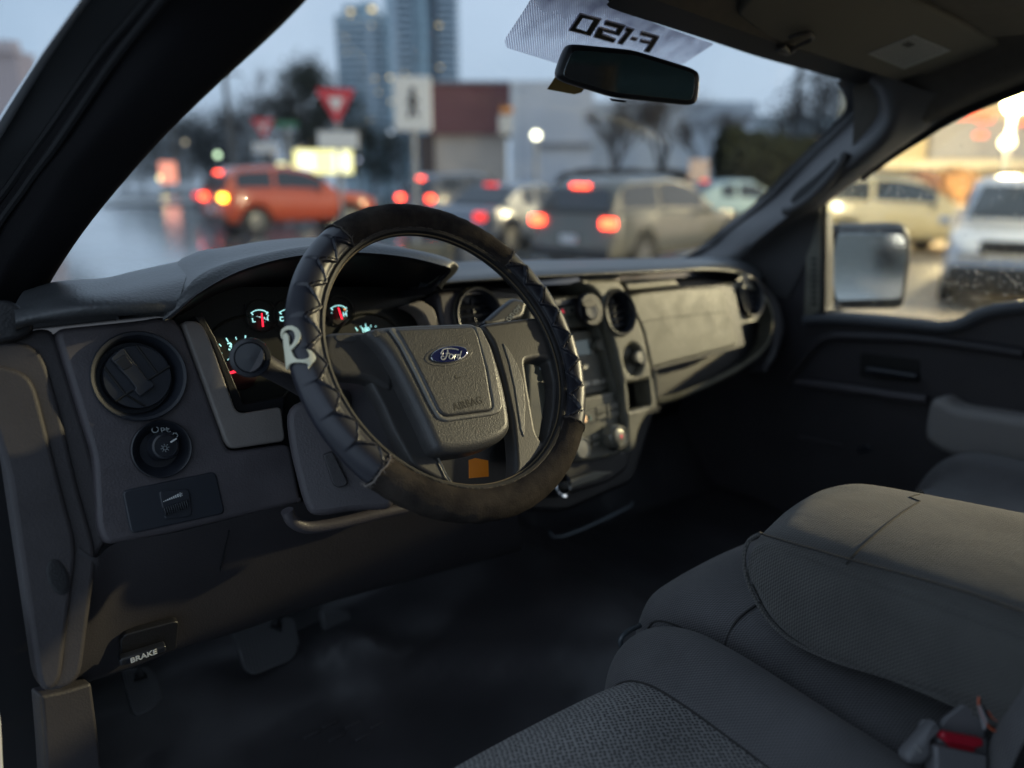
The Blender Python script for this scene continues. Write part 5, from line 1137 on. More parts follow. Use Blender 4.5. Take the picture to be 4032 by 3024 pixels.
def car(name, label, loc, heading, paint, kind, L=4.2, W=1.76, brake=True, lights='rear', group='cars outside the windscreen', turn=False):
    k = KIND[kind]; t = thing(name, label, 'car', loc, group, heading)
    h = W/2
    def pl_(prof, x):
        for (a, za), (b, zb) in zip(prof, prof[1:]):
            if a <= x <= b: return za+(zb-za)*(x-a)/(b-a)
        return prof[-1][1] if x > prof[-1][0] else prof[0][1]
    bm = bmesh.new(); rings = []; n = 36
    for i in range(n+1):
        x = i/n; X = (x-.5)*L; zt = pl_(k['belt'], x); e = min(x, 1-x); wv = h*(1-.16*max(0, 1-e/.10)**2)
        zb = .30
        for wx in (.19, .80):
            d = abs(x-wx)*L
            if d < .37: zb = max(zb, .30+sqrt(.37**2-d*d))
        zb = min(zb, zt-.06)
        rings.append([bm.verts.new((X, s*y, z)) for s, y, z in ((-1, wv*.86, zb), (-1, wv, zb+.0*h+min(.12, (zt-zb)*.3)), (-1, wv*1.0, (zb+zt)/2), (-1, wv*.95, zt-.05*(zt-zb)), (-1, wv*.84, zt), (1, wv*.84, zt), (1, wv*.95, zt-.05*(zt-zb)), (1, wv, (zb+zt)/2), (1, wv, zb+min(.12, (zt-zb)*.3)), (1, wv*.86, zb))])
    for a, b in zip(rings, rings[1:]):
        for j in range(10): bm.faces.new((a[j], a[(j+1) % 10], b[(j+1) % 10], b[j]))
    bm.faces.new(rings[0]); bm.faces.new(rings[-1])
    body = bm_obj('body', bm, paint, None, ang=50); body.parent = t
    rf = k['roof']; bm = bmesh.new(); rg = []
    xs = [rf[0][0]+(rf[-1][0]-rf[0][0])*i/22 for i in range(23)]
    for x in xs:
        X = (x-.5)*L; zt = pl_(rf, x); z0 = pl_(k['belt'], x)-.03; zt = max(zt, z0+.02); q = (zt-z0)/.55; wr_ = h*(.84-.13*min(1, q))
        rg.append([bm.verts.new(v) for v in ((X, -h*.84, z0), (X, -wr_-.02, zt-.07*min(1, q)), (X, -wr_*.8, zt), (X, wr_*.8, zt), (X, wr_+.02, zt-.07*min(1, q)), (X, h*.84, z0))])
    for a, b in zip(rg, rg[1:]):
        for j in range(5): bm.faces.new((a[j], a[j+1], b[j+1], b[j]))
    cab = bm_obj('roof', bm, paint, None, ang=50); cab.parent = t
    # windows: side glass both sides, rear and front glass, set just proud
    def ch(nm, bm, m): o = bm_obj(nm, bm, m, None, ang=40); o.parent = t; return o
    peak = [p for p in rf if p[1] > rf[1][1]-.02]
    xa, xb = rf[1][0]+.015, rf[-2][0]
    for s in (-1, 1):
        segs = ((xa+.01, (xa+xb)/2-.01), ((xa+xb)/2+.012, xb+.07))
        for a, b_ in segs:
            bm = bmesh.new(); up = []; lo = []
            for i in range(7):
                x = a+(b_-a)*i/6; X = (x-.5)*L; zt = pl_(rf, x); z0 = pl_(k['belt'], x)-.03; q = (zt-z0)/.55; wr_ = h*(.84-.13*min(1, q))
                f = lambda g: Vector((X, s*(h*.84+(wr_+.02-h*.84)*g+.012), z0+(zt-.07*min(1, q)-z0)*g))
                lo.append(bm.verts.new(f(.16))); up.append(bm.verts.new(f(.92)))
            for i in range(6): bm.faces.new((lo[i], lo[i+1], up[i+1], up[i]))
            ch('side_window', bm, glassd)
    for (x0, z0), (x1, z1), nm in ((rf[0], rf[1], 'rear_window'), (rf[-1], rf[-2], 'windscreen')):
        bm = bmesh.new(); A = Vector(((x0-.5)*L, 0, z0)); B = Vector(((x1-.5)*L, 0, z1)); nn = Vector((-(B-A).z, 0, (B-A).x)).normalized()
        if nm == 'rear_window': nn = nn if nn.x < 0 else -nn
        else: nn = nn if nn.x > 0 else -nn
        c = []
        for g, w_ in ((.08, .74), (.92, .60)): 
            p = A.lerp(B, g)+nn*.03; c.append((p, w_*h*1.06))
        bm.faces.new([bm.verts.new((c[0][0].x, -c[0][1], c[0][0].z)), bm.verts.new((c[0][0].x, c[0][1], c[0][0].z)), bm.verts.new((c[1][0].x, c[1][1], c[1][0].z)), bm.verts.new((c[1][0].x, -c[1][1], c[1][0].z))])
        ch(nm, bm, glassd)
    for wx in (.19, .80):
        for s in (-1, 1):
            M_ = Matrix.Translation(((wx-.5)*L, s*(h-.10), .33)) @ Matrix.Rotation(pi/2, 4, 'X')
            w = bm_obj('wheel', lathe([(.2, -.1), (.31, -.1), (.33, -.07), (.33, .07), (.31, .1), (.2, .1)], 28), tyre, None, M_); w.parent = t
            bm = lathe([(0, -.08*s-.0), (.06, -.085), (.20, -.085), (.20, .085), (.06, .085), (0, .08)], 20) if 0 else lathe([(.0, -.092), (.05, -.095), (.21, -.08), (.21, .08), (.05, .095), (.0, .092)], 20)
            rm = bm_obj('rim', bm, rimm, None, M_); rm.parent = w; rm.matrix_parent_inverse = M_.inverted()
    zl = pl_(k['belt'], .02)-.12
    for s in (-1, 1):
        m_ = (redlamp if brake else reddim)
        if turn and s == -1: m_ = amb
        bm = bmesh.new(); add_box(bm, (-L/2-.0+.05, s*h*.80, zl), (.12, .24, .16 if kind != 'suv' else .14), bev=.03); ch('tail_light', bm, m_ if lights == 'rear' else reddim)
        bm = bmesh.new(); add_box(bm, (L/2-.10, s*h*.70, .68), (.14, .30, .12), bev=.03); ch('headlight', bm, headl if lights == 'front' else mat('clear lamp lens', (.5, .5, .5), .2))
        bm = bmesh.new(); add_box(bm, ((.60-.5)*L, s*(h+.06), 1.0), (.10, .16, .11), bev=.03); ch('wing_mirror', bm, paint)
    if lights == 'none':
        bm = bmesh.new(); add_box(bm, (L/2-.02, 0, .80), (.10, W*.62, .16), bev=.02); ch('grille', bm, trimb)
        bm = bmesh.new(); add_box(bm, (L/2-.01, 0, .40), (.14, W*.94, .34), bev=.05); ch('bumper_guard', bm, trimb)
    x1 = (rf[1][0]-.5)*L
    bm = bmesh.new(); add_box(bm, (x1-.05, 0, rf[1][1]+.02), (.06, .34, .05), bev=.01); ch('brake_light', bm, redlamp if brake else reddim)
    bm = bmesh.new(); add_box(bm, (-L/2-.02, 0, .62), (.03, .32, .13)); ch('number_plate', bm, plt_)
    bm = bmesh.new(); add_box(bm, (-L/2+.06, 0, .40), (.16, W*.88, .18), bev=.04); ch('bumper', bm, trimb)
    bm = bmesh.new(); add_box(bm, (L/2-.06, 0, .42), (.14, W*.84, .20), bev=.04); ch('bumper', bm, trimb)
    return t
def put(px, d, deg_right, **k):
    """car centre at column px, depth d; heading turned deg_right from the line of sight toward picture right"""
    g = gp(px, d); return dict(loc=g, heading=sight(px)-radians(deg_right), **k)
orange = mat('metallic orange red paint', (.50, .075, .022), .25, coat=.6); silver = mat('silver paint', (.19, .21, .24), .25, metal=.4, coat=.5)
greyp = mat('warm grey paint', (.12, .118, .10), .25, metal=.35, coat=.5); darkp = mat('dark grey paint', (.09, .095, .105), .25, coat=.5); bluep = mat('pale blue paint', (.20, .30, .36), .3, coat=.5)
whitep = mat('white car paint', (.55, .58, .64), .25, coat=.5)
car('hatchback_car', 'orange red hatchback crossing the wet road at the left, amber turn signal lit', kind='suv', paint=orange, L=4.05, W=1.72, turn=True, **put(1140, 21.2, 66)).scale = (1.10, 1.06, 1.12)
car('parked_car', 'grey suv with all brake lights lit, nearest car to the right of the steering wheel', kind='suv', paint=greyp, L=4.5, W=1.8, **put(2560, 13.6, 33))
car('sedan_car', 'silver sedan queued just left of the grey suv', kind='sedan', paint=silver, L=4.6, brake=False, **put(2040, 17.0, 36))
car('dark_car', 'dark grey car with bright red brake lights beyond the silver sedan', kind='suv', paint=darkp, L=4.4, **put(1850, 23.5, 48))
car('blue_car', 'pale blue car whose roof shows by the hedge', kind='sedan', paint=bluep, L=4.5, brake=False, **put(2900, 21, 60))
car('maroon_car', 'small maroon car half hidden behind the orange hatchback', kind='hatch', paint=mat('maroon paint', (.16, .03, .03), .3), L=4.0, brake=False, **put(1010, 27, 60))
car('white_suv', 'white suv facing the passenger window in the lot', kind='suv', paint=whitep, L=4.6, W=1.9, lights='none', brake=False, group='cars outside the passenger window', **put(4080, 10.6, 176))
# ---------------- buildings
def block(name, label, cat, x0, x1, d, ytop, m, deep=8, zb=0, parent=None, part=None):
    A = gp(x0, d); B = gp(x1, d); t = (B-A).normalized(); n = Vector((t.y, -t.x, 0)); 
    if n.dot(CAM-A) > 0: n = -n
    z1 = hgt((x0+x1)/2, ytop, d)
    bm = bmesh.new(); v = [A, B, B+n*deep, A+n*deep]
    lo = [bm.verts.new((p.x, p.y, zb)) for p in v]; hi = [bm.verts.new((p.x, p.y, z1)) for p in v]
    for i in range(4): bm.faces.new((lo[i], lo[(i+1) % 4], hi[(i+1) % 4], hi[i]))
    bm.faces.new(hi); bm.faces.new(lo[::-1])
    o = bm_obj(name if not part else part, bm, m, parent, sm=False)
    if not parent: tag(o, label, cat)
    return o, A, B, n, z1
# tower
def towermat(nm, c):
    m = bpy.data.materials.new(nm); m.use_nodes = True; N, L = nodes(m); b = N['Principled BSDF']
    b.inputs['Roughness'].default_value = .25
    tc = N.new('ShaderNodeTexCoord'); br = N.new('ShaderNodeTexBrick'); br.offset = 0; br.inputs['Scale'].default_value = 1
    mp = N.new('ShaderNodeMapping'); mp.inputs['Rotation'].default_value = (pi/2, 0, 0)
    L.new(tc.outputs['Object'], mp.inputs[0]); L.new(mp.outputs[0], br.inputs['Vector'])
    br.inputs['Color1'].default_value = (*c, 1); br.inputs['Color2'].default_value = (c[0]*.6, c[1]*.6, c[2]*.6, 1); br.inputs['Mortar'].default_value = (c[0]*1.6, c[1]*1.5, c[2]*1.4, 1)
    br.inputs['Brick Width'].default_value = 2.6; br.inputs['Row Height'].default_value = 3.1; br.inputs['Mortar Size'].default_value = .22
    L.new(br.outputs['Color'], b.inputs['Base Color']); return m
TD = 240
TM = towermat('hazed blue green tower glass', (.37, .50, .57)); TM2 = towermat('hazed darker tower glass', (.27, .36, .42))  # glass colours lightened: distance haze is painted into them
tw = thing('apartment_tower', 'tall blue glass apartment tower with lit top windows, rising out of frame', 'tower', gp(1570, TD))
def tb(x0, x1, ytop, dd, m, nm, deep=16): 
    o = block('', '', '', x0, x1, TD+dd, ytop, m, deep, parent=None)[0]; o.name = nm; o.parent = tw; o.matrix_parent_inverse = wm(tw).inverted()
    for k_ in ('label', 'category'):
        if k_ in o: del o[k_]
    return o
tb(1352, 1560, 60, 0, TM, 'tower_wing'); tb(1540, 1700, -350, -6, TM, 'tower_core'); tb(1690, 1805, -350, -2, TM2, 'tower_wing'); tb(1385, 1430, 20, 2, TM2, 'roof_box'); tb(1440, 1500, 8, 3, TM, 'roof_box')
pale = mat('pale tower panel', (.52, .60, .66), .5)
tb(1560, 1582, -300, -8, pale, 'wall_pier', 4); tb(1470, 1486, 70, -2, pale, 'wall_pier', 3); tb(1640, 1656, -300, -9, TM2, 'wall_pier', 4); tb(1700, 1730, -350, -5, mat('tower glass with painted shade', (.09, .12, .15), .3), 'recess_shade_slab', 4)  # last one is a dark slab with a recess's shade in its colour
bm = bmesh.new()
for y in range(-20, 560, 26):
    for x0, x1, dd in ((1350, 1552, -1.5), (1585, 1640, -8), (1735, 1808, -4)):
        if y < 66 and x0 == 1350: continue
        A, B = gp(x0, TD+dd), gp(x1, TD+dd); z = hgt((x0+x1)/2, y, TD); c = (A+B)/2
        ang = atan2((B-A).y, (B-A).x); add_box(bm, (0, 0, 0), ((B-A).length, 1.2, .8), Matrix.Translation((c.x, c.y, z)) @ Matrix.Rotation(ang, 4, 'Z'))
o = bm_obj('balcony', bm, pale, None, sm=False); o.parent = tw; o.matrix_parent_inverse = wm(tw).inverted()
yel = emis('warm lit window', (1, .72, .28), 1.7)
for x, y, s in ((1380,44,9), (1465,36,13), (1361,148,3), (1728,100,6), (1733,265,5), (1476,310,5), (1535,305,7), (1590,290,4), (1490,360,4), (1540,400,5), (1380,60,5), (1455,470,4), (1462,100,4), (1364,205,3)):
    A = atd(x, y, TD-17); k = s*.079
    bm = bmesh.new(); add_box(bm, (0, 0, 0), (k*1.5, .3, k), Matrix.Translation(A) @ Matrix.Rotation(sight(x)-pi/2, 4, 'Z')); o = bm_obj('lit_window', bm, yel, None, sm=False); o.parent = tw; o.matrix_parent_inverse = wm(tw).inverted()
# red and beige hall
maroon = mat('maroon cladding', (.20, .075, .07), .7, var=.12, vscale=.5); beige = mat('beige wall', (.66, .55, .45), .8, var=.05, vscale=.6)
rb = thing('red_hall', 'hall with maroon upper cladding over a beige wall', 'building', gp(1850, 50))
def bp_(par, x0, x1, d, yt, m, nm, deep=8, zb=0):
    o = block('', '', '', x0, x1, d, yt, m, deep, zb)[0]; o.name = nm; o.parent = par; o.matrix_parent_inverse = wm(par).inverted()
    for k_ in ('label', 'category'):
        if k_ in o: del o[k_]
    return o
zm = hgt(1850, 528, 50)
bp_(rb, 1690, 2016, 50, 322, maroon, 'upper_wall', 10, zm); bp_(rb, 1712, 1990, 50.6, 528, beige, 'lower_wall', 9); bp_(rb, 1652, 1712, 50.4, 528, mat('brown wall', (.10, .07, .06), .8), 'lower_wall', 9)
bp_(rb, 1690, 2016, 49.9, 318, mat('roof edge', (.25, .24, .25), .6), 'parapet', .3, hgt(1850, 330, 50))
wb = thing('white_store', 'long pale grey store with a faint red and dark sign', 'building', gp(2400, 46))
pgrey = mat('pale grey wall', (.58, .59, .62), .7, var=.04, vscale=.4)
bp_(wb, 2016, 2330, 46, 318, pgrey, 'front_wall', 12); bp_(wb, 2330, 2960, 52, 400, mat('light grey wall', (.55, .58, .61), .7), 'side_wall', 14); bp_(wb, 2940, 3420, 56, 455, mat('grey green wall', (.42, .47, .49), .7), 'side_wall', 14)
bp_(wb, 2010, 2040, 45.8, 318, mat('white column', (.66, .68, .70), .6), 'corner_column', 1)
bp_(wb, 2120, 2330, 45.8, 560, mat('grey canopy', (.26, .26, .27), .7), 'canopy', .4, hgt(2225, 585, 46))
SP = mkplane(atd(2150, 432, 45.6), CAM - atd(2150, 432, 45.6)); SP = mkplane(SP.O, Vector((SP.n.x, SP.n.y, 0)))
o = disc('sign_disc', (2072, 437), SP, 0, [(.33, -.05), (.33, .0), (0, .0)], mat('red sign', (.50, .05, .05), .6), wb, 24)
o = text('sign_lettering', 'CANADA', .50, SP, (2155, 430), .02, mat('dark sign letters', (.16, .10, .11), .6), wb, ext=.03, bold=.01) if 0 else None
bm = bmesh.new()
for i in range(7):
    u, v = SP.loc((2098+i*20, 433-i*.8), 0); add_box(bm, (u, v, 0), (.19, .40, .05))
bm_obj('sign_lettering', bm, mat('dark sign letters', (.16, .10, .11), .6), wb, SP.mat(.03), sm=False)
# glowing pylon board, small board
def board(name, label, px, py, d, w, h, m, pole=True, cat='sign', polem=None, frame=None, group=None, shape='rect'):
    g = gp(px, d); z = hgt(px, py, d); a = sight(px)-pi/2
    t = thing(name, label, cat, g, group, a)
    bm = bmesh.new()
    if shape == 'rect': add_box(bm, (0, -.03, z), (w, .05, h), bev=.02, seg=1)
    o = bm_obj('sign_face', bm, m, None, sm=False); o.parent = t
    if pole:
        bm = bmesh.new(); add_tube(bm, [(0, .04, 0), (0, .04, z+h*.45)], .045 if d < 30 else .10, 8); o = bm_obj('post', bm, polem or mat('galvanised post', (.22, .23, .24), .5), None); o.parent = t
    return t, z
def addpart(t, nm, bm, m): o = bm_obj(nm, bm, m, None, sm=False); o.parent = t; return o
ylw = emis('glowing yellow board', (1, .90, .38), 1.25)
t, z = board('lit_billboard', 'glowing pale yellow board above the orange hatchback', 1276, 637, 40, 2.95, 1.20, ylw, cat='sign')
for x in (-.85, .9):
    bm = bmesh.new(); add_box(bm, (x, -.07, z), (.75, .03, .9)); addpart(t, 'sign_panel', bm, emis('white sign panel', (1, .97, .70), 1.5))
board('lit_billboard', 'low round yellow lit sign just left of the large glowing board', 1128, 662, 40.5, .95, .55, ylw)
board('lit_kiosk', 'distant pink orange lit kiosk panel at the far left', 660, 680, 55, 1.1, 1.5, emis('pink orange panel', (1, .35, .22), 1.0), cat='kiosk')
# lamp globe
def lamp(name, label, px, py, d, r, c, s, post=.05, grp=None):
    g = gp(px, d); z = hgt(px, py, d); t = thing(name, label, 'lamp', g, grp)
    bm = bmesh.new(); bmesh.ops.create_icosphere(bm, subdivisions=2, radius=r, matrix=Matrix.Translation((0, 0, z))); o = bm_obj('lamp_globe', bm, emis(f'lamp {c} {s}', c, s), None); o.parent = t
    if post: 
        bm = bmesh.new(); add_tube(bm, [(0, 0, 0), (0, 0, z-r*.8)], post, 8); o = bm_obj('lamp_post', bm, mat('galvanised post', (.22, .23, .24), .5), None); o.parent = t
    return t
lamp('street_lamp', 'bright globe lamp on a post in front of the pale store', 2110, 533, 22, .12, (1, .94, .66), 6)
pts = [(862,610,50,.16,(.75,1,.6),3,'green'), (1176,455,60,.16,(1,.8,.5),1.6,''), (1133,545,60,.15,(1,.8,.5),1.2,''), (1240,560,60,.18,(1,.8,.55),1.2,''), (1082,610,60,.15,(1,.8,.6),1.1,''), (922,555,60,.15,(1,.3,.25),1.0,''), (1412,630,60,.15,(.75,.8,1),1.2,''), (1018,705,24,.10,(.8,1,.85),2.4,''), (3205,533,50,.20,(1,.75,.4),1.5,''), (640,700,58,.34,(1,.85,.35),7,''), (740,560,60,.14,(1,.8,.5),.8,''), (1545,520,60,.15,(.8,.9,1),.9,''), (1055,470,60,.12,(1,.85,.6),.9,''), (1190,585,60,.13,(1,.8,.5),.9,'')]
places = ['green white light low on the left behind the tail of the orange hatchback', 'warm light high among the dark trees', 'warm light in the trees left of the nearer give way sign post', 'warm light right below the give way sign tab', 'warm light just above the roof of the orange hatchback', 'red traffic light against the trees at the left', 'pale blue light right of the glowing board', 'small white light behind the hatchback roof', 'orange light by the trees at the right windscreen pillar', 'yellow lamp low at the far left by the pillar', 'faint warm light left of the far give way sign', 'pale light left of the pedestrian sign post', 'faint warm light beside the far give way sign', 'faint warm light over the glowing board']
for (px, py, d, r, c, s, _), lb in zip(pts, places): lamp('distant_lamp', lb, px, py, d, r, c, s, .04, 'distant lamps in the dusk')
# signs
whites = mat('white sign sheet', (.52, .54, .56), .5); reds = mat('red sign sheet', (.45, .03, .045), .5); greens = mat('green sign sheet', (.03, .16, .09), .5)
def tri_(bm, w, z, y, s=1.0, c=None):
    hh = w*.866; pts_ = [(-w/2*s, z+hh/2*s), (w/2*s, z+hh/2*s), (0, z-hh/2*s)]
    pts_ = chaikin(pts_, w*.08*s, n=3); f = [bm.verts.new((x, y, q)) for x, q in [(p[0], p[1]) for p in pts_]]; b = [bm.verts.new((p[0], y+.01, p[1])) for p in pts_]
    bm.faces.new(f); bm.faces.new(b[::-1])
    for i in range(len(f)): bm.faces.new((f[i], b[i], b[(i+1) % len(f)], f[(i+1) % len(f)]))
def yield_(px, py, d, w, tab, label):
    g = gp(px, d); z = hgt(px, py, d); t = thing('give_way_sign', label, 'sign', g, 'give way signs', sight(px)-pi/2)
    bm = bmesh.new(); tri_(bm, w, z, -.05); addpart(t, 'sign_border', bm, reds)
    bm = bmesh.new(); tri_(bm, w, z+.04*w, -.065, .42); addpart(t, 'sign_face', bm, whites)
    bm = bmesh.new(); add_box(bm, (0, -.04, z-w*.433-tab-.02), (w*1.0, .02, tab*1.25), bev=.008, seg=1); addpart(t, 'sign_tab', bm, whites)
    bm = bmesh.new(); add_tube(bm, [(0, 0, 0), (0, 0, z)], .035, 8); addpart(t, 'post', bm, mat('galvanised post', (.22, .23, .24), .5))
yield_(1338, 422, 15, .76, .25, 'nearer red and white give way sign with a white tab, left of the glass tower')
yield_(1050, 508, 27, .80, .26, 'farther small give way sign with a white tab above the hatchback roof')
board('street_name_sign', 'green street name sign beside the far give way sign', 1140, 490, 30, .85, .22, greens)
t, z = board('pedestrian_sign', 'white pedestrian crossing sign with a black walking figure', 1632, 410, 12.8, .62, .84, whites)
fig = [(-.02,.20,.045), ]
bm = bmesh.new(); bmesh.ops.create_circle(bm, cap_ends=True, radius=.055, segments=14, matrix=Matrix.Translation((.01, -.062, z+.20)) @ Matrix.Rotation(pi/2, 4, 'X'))
for a, b, w_ in (((0,.14), (.01,-.04), .10), ((.0,-.02), (-.07,-.22), .06), ((.01,-.02), (.08,-.20), .06), ((0,.11), (-.09,.0), .045), ((.02,.11), (.10,.02), .045)):
    a = Vector(a); b = Vector(b); d_ = (b-a).normalized(); n_ = Vector((-d_.y, d_.x))*w_/2
    bm.faces.new([bm.verts.new((p.x, -.060-.001*random.random(), z+p.y)) for p in (a-n_, b-n_, b+n_, a+n_)])
addpart(t, 'pedestrian_figure', bm, mat('black sign print', (.03, .03, .035), .6))
t, z = board('parking_sign', 'small white sign with an orange top before the pale store', 1990, 490, 24, .42, .55, mat('faded sign', (.40, .42, .44), .6))
bm = bmesh.new(); add_box(bm, (.05, -.03, z+.42), (.4, .05, .18)); addpart(t, 'sign_topper', bm, mat('orange topper', (.50, .22, .06), .6))
board('notice_sign', 'pinkish notice board on a post before the hedge', 2750, 672, 22, .55, .62, mat('pinkish board', (.46, .36, .32), .6))
# utility poles
def pole(px, d, ytop, r, label, arm=False):
    g = gp(px, d); z = hgt(px, ytop, d); bm = bmesh.new(); add_tube(bm, [(0, 0, 0), (0, 0, z)], [r*1.2, r*.8], 10)
    if arm: add_box(bm, (0, 0, z*.93), (2.0, .1, .12)); 
    o = bm_obj('utility_pole', bm, mat('weathered pole wood', (.10, .095, .09), .9)); o.location = g; tag(o, label, 'pole')
pole(918, 45, 250, .16, 'dark utility pole against the sky above the orange hatchback', True)
pole(3112, 40, 240, .17, 'grey utility pole by the right end of the windscreen')
pole(700, 60, 420, .14, 'thin far pole left of the utility pole')
# tidy planter box seen through the wheel
pb = thing('wooden_planter', 'low olive timber planter seen through the top of the steering wheel', 'planter', gp(1675, 9.6), rz=sight(1675)-pi/2)
bm = bmesh.new()
for i in range(4): add_box(bm, (0, 0, .12+.19*i), (.62, .35, .17), bev=.012, seg=1)
addpart(pb, 'planks', bm, mat('olive timber', (.11, .10, .07), .8, var=.2, vscale=6)); bm = bmesh.new()
for x in (-.26, .26): add_box(bm, (x, -.18, .42), (.06, .03, .84))
addpart(pb, 'corner_post', bm, mat('olive timber', (.11, .10, .07), .8))
# ---------------- trees
def tree(name, label, px, d, ytop, spread, kind, seed, grp=None, col=(.035, .045, .03), y0=.22):
    rs = random.Random(seed); g = gp(px, d); H = hgt(px, ytop, d); t = thing(name, label, 'tree', g, grp)
    bm = bmesh.new(); tips = []
    def br(p, dr, ln, r, lev):
        q = p+dr*ln; add_tube(bm, [p, (p+q)/2+Vector((rs.uniform(-1, 1), rs.uniform(-1, 1), 0))*ln*.05, q], [r, r*.85, r*.66], 5 if lev < 2 else 3, cap=False); tips.append(q)
        if lev >= (6 if kind == 'bare' else 3) or q.z > H*1.02: return
        for i in range(3 if kind == 'bare' else 3):
            a = rs.uniform(0, 2*pi); tl = rs.uniform(.3, .75)
            nd = (dr + Vector((cos(a)*tl, sin(a)*tl, rs.uniform(-.05, .25)))).normalized(); br(q if i else p+dr*ln*.7, nd, ln*rs.uniform(.60, .82), r*.62, lev+1)
    if kind in ('ever', 'broad'):
        add_tube(bm, [(0, 0, 0), (0, 0, H*.9)], [H*.025, H*.006], 7)
    else:
        br(Vector((0, 0, 0)), Vector((rs.uniform(-.05, .05), 0, 1)).normalized(), H*.27, H*.022, 0)
    o = bm_obj('trunk', bm, mat('wet bark', (.045, .038, .036), .9), None); o.parent = t
    bm = bmesh.new()
    def leaf(p, s):
        a = Vector((rs.gauss(0, 1), rs.gauss(0, 1), rs.gauss(0, 1))).normalized(); b_ = a.orthogonal().normalized()*s; c = a.cross(b_).normalized()*s*.6
        bm.faces.new([bm.verts.new(p+b_), bm.verts.new(p+c), bm.verts.new(p-b_), bm.verts.new(p-c)])
    if kind == 'ever':
        for i in range(2600):
            z = H*(y0*.5+(1-y0*.5)*rs.random()); f = 1-(z/H); R = spread*(f**.8)*(.75+.25*sin(z*4+rs.random()))+.1; a = rs.uniform(0, 2*pi); q = R*sqrt(rs.random())
            leaf(Vector((q*cos(a), q*sin(a), z-q*.2)), H*.018)
    elif kind == 'broad':
        cl = [(Vector((rs.gauss(0, spread*.42), rs.gauss(0, spread*.42), H*rs.uniform(.18, .96))), rs.uniform(.5, 1.1)) for _ in range(60)]
        for c, k_ in cl:
            f = sqrt(max(.08, 1-((c.z/H-.45)/.58)**2)); c = Vector((c.x*f, c.y*f, c.z))
            for i in range(75): leaf(c+Vector((rs.gauss(0, 1), rs.gauss(0, 1), rs.gauss(0, 1)))*spread*.20*k_, H*.017)
    elif kind == 'hedge':
        for i in range(3500):
            z = H*rs.random(); a = rs.uniform(0, 2*pi); R = spread*(.9+.1*sin(a*5+z))*(1 if z < H*.8 else sqrt(max(0, 1-((z-H*.8)/(H*.2))**2))); q = R*rs.random()**.3
            leaf(Vector((q*cos(a), q*sin(a), z)), .11)
    elif kind == 'leafy':
        cl = [tips[rs.randrange(len(tips))] for _ in range(40)] if tips else []
        for c in cl:
            for i in range(70): leaf(c+Vector((rs.gauss(0, 1), rs.gauss(0, 1), rs.gauss(0, .8)))*H*.055, H*.014)
    else:
        for c in tips[8:]:
            for i in range(2): leaf(c+Vector((rs.gauss(0, 1), rs.gauss(0, 1), rs.gauss(0, 1)))*H*.035, H*.007)
    o = bm_obj('crown', bm, mat(f'foliage {col}', col, .9, var=.5, vscale=.8), None, sm=False); o.parent = t
    return t
br_ = (.055, .048, .046)
tree('evergreen_tree', 'dark evergreen behind the nearer give way sign', 1215, 60, 240, 3.2, 'broad', 1, 'trees beyond the road', (.030, .036, .024))
tree('evergreen_tree', 'broad dark evergreen right of the nearer give way sign', 1330, 64, 330, 3.4, 'broad', 2, 'trees beyond the road', (.026, .032, .022))
tree('evergreen_tree', 'low dark evergreen at the foot of the tower', 1470, 60, 480, 3.0, 'broad', 3, 'trees beyond the road', (.026, .032, .022))
tree('evergreen_tree', 'low dark evergreen left of the pedestrian sign post', 1575, 62, 520, 2.8, 'broad', 14, 'trees beyond the road', (.026, .032, .022))
tree('bare_tree', 'thin bare tree between the two give way signs', 1075, 58, 250, 3, 'bare', 4, 'trees beyond the road', br_)
tree('bare_tree', 'bare tree just left of the dark evergreens', 1150, 66, 240, 3, 'bare', 5, 'trees beyond the road', br_)
for i, (px, yt) in enumerate(((640, 520), (740, 455), (810, 480), (880, 430), (985, 440), (560, 560), (480, 600))):
    tree('dark_tree', ['low dark tree at the far left by the kiosk', 'dark tree above the kiosk', 'dark tree right of the thin far pole', 'dark tree at the foot of the utility pole', 'dark tree behind the far give way sign', 'low dark tree next to the windscreen pillar edge', 'lowest dark tree at the near pillar'][i], px, 75, yt, 4.2, 'broad', 20+i, 'trees beyond the road', (.030, .036, .034), .1)
tree('bare_tree', 'wide bare tree below the rear view mirror', 2420, 30, 240, 3, 'bare', 7, 'bare trees before the store', br_)
tree('bare_tree', 'bare tree right of the rear view mirror', 2610, 31, 210, 3, 'bare', 8, 'bare trees before the store', br_)
tree('bare_tree', 'small bare tree by the hedge', 2770, 34, 330, 3, 'bare', 9, 'bare trees before the store', br_)
tree('bare_tree', 'dark twiggy tree in the top right corner of the windscreen', 3215, 34, 290, 3, 'broad', 10, 'bare trees before the store', (.050, .048, .046))
for i, (px, yt, d) in enumerate(((2880, 500, 24), (2970, 520, 24.5), (3060, 530, 25), (3150, 545, 25.5), (3230, 555, 26))):
    tree('clipped_conifer', ['tallest clipped dark conifer of the hedge row', 'second clipped conifer from the left of the hedge row', 'middle clipped conifer of the hedge row', 'fourth clipped conifer of the hedge row', 'last clipped conifer of the row, by the pillar'][i], px, d, yt, .62, 'hedge', 30+i, 'hedge conifers', (.014, .020, .011))
for i, px in enumerate((2330, 2480, 2620)):
    tree('low_shrub', ['low shrub behind the brake light of the grey suv', 'low shrub behind the middle of the grey suv roof', 'low shrub behind the right end of the grey suv roof'][i], px, 25, 672, 1.2, 'hedge', 40+i, 'low shrubs', (.04, .035, .033))
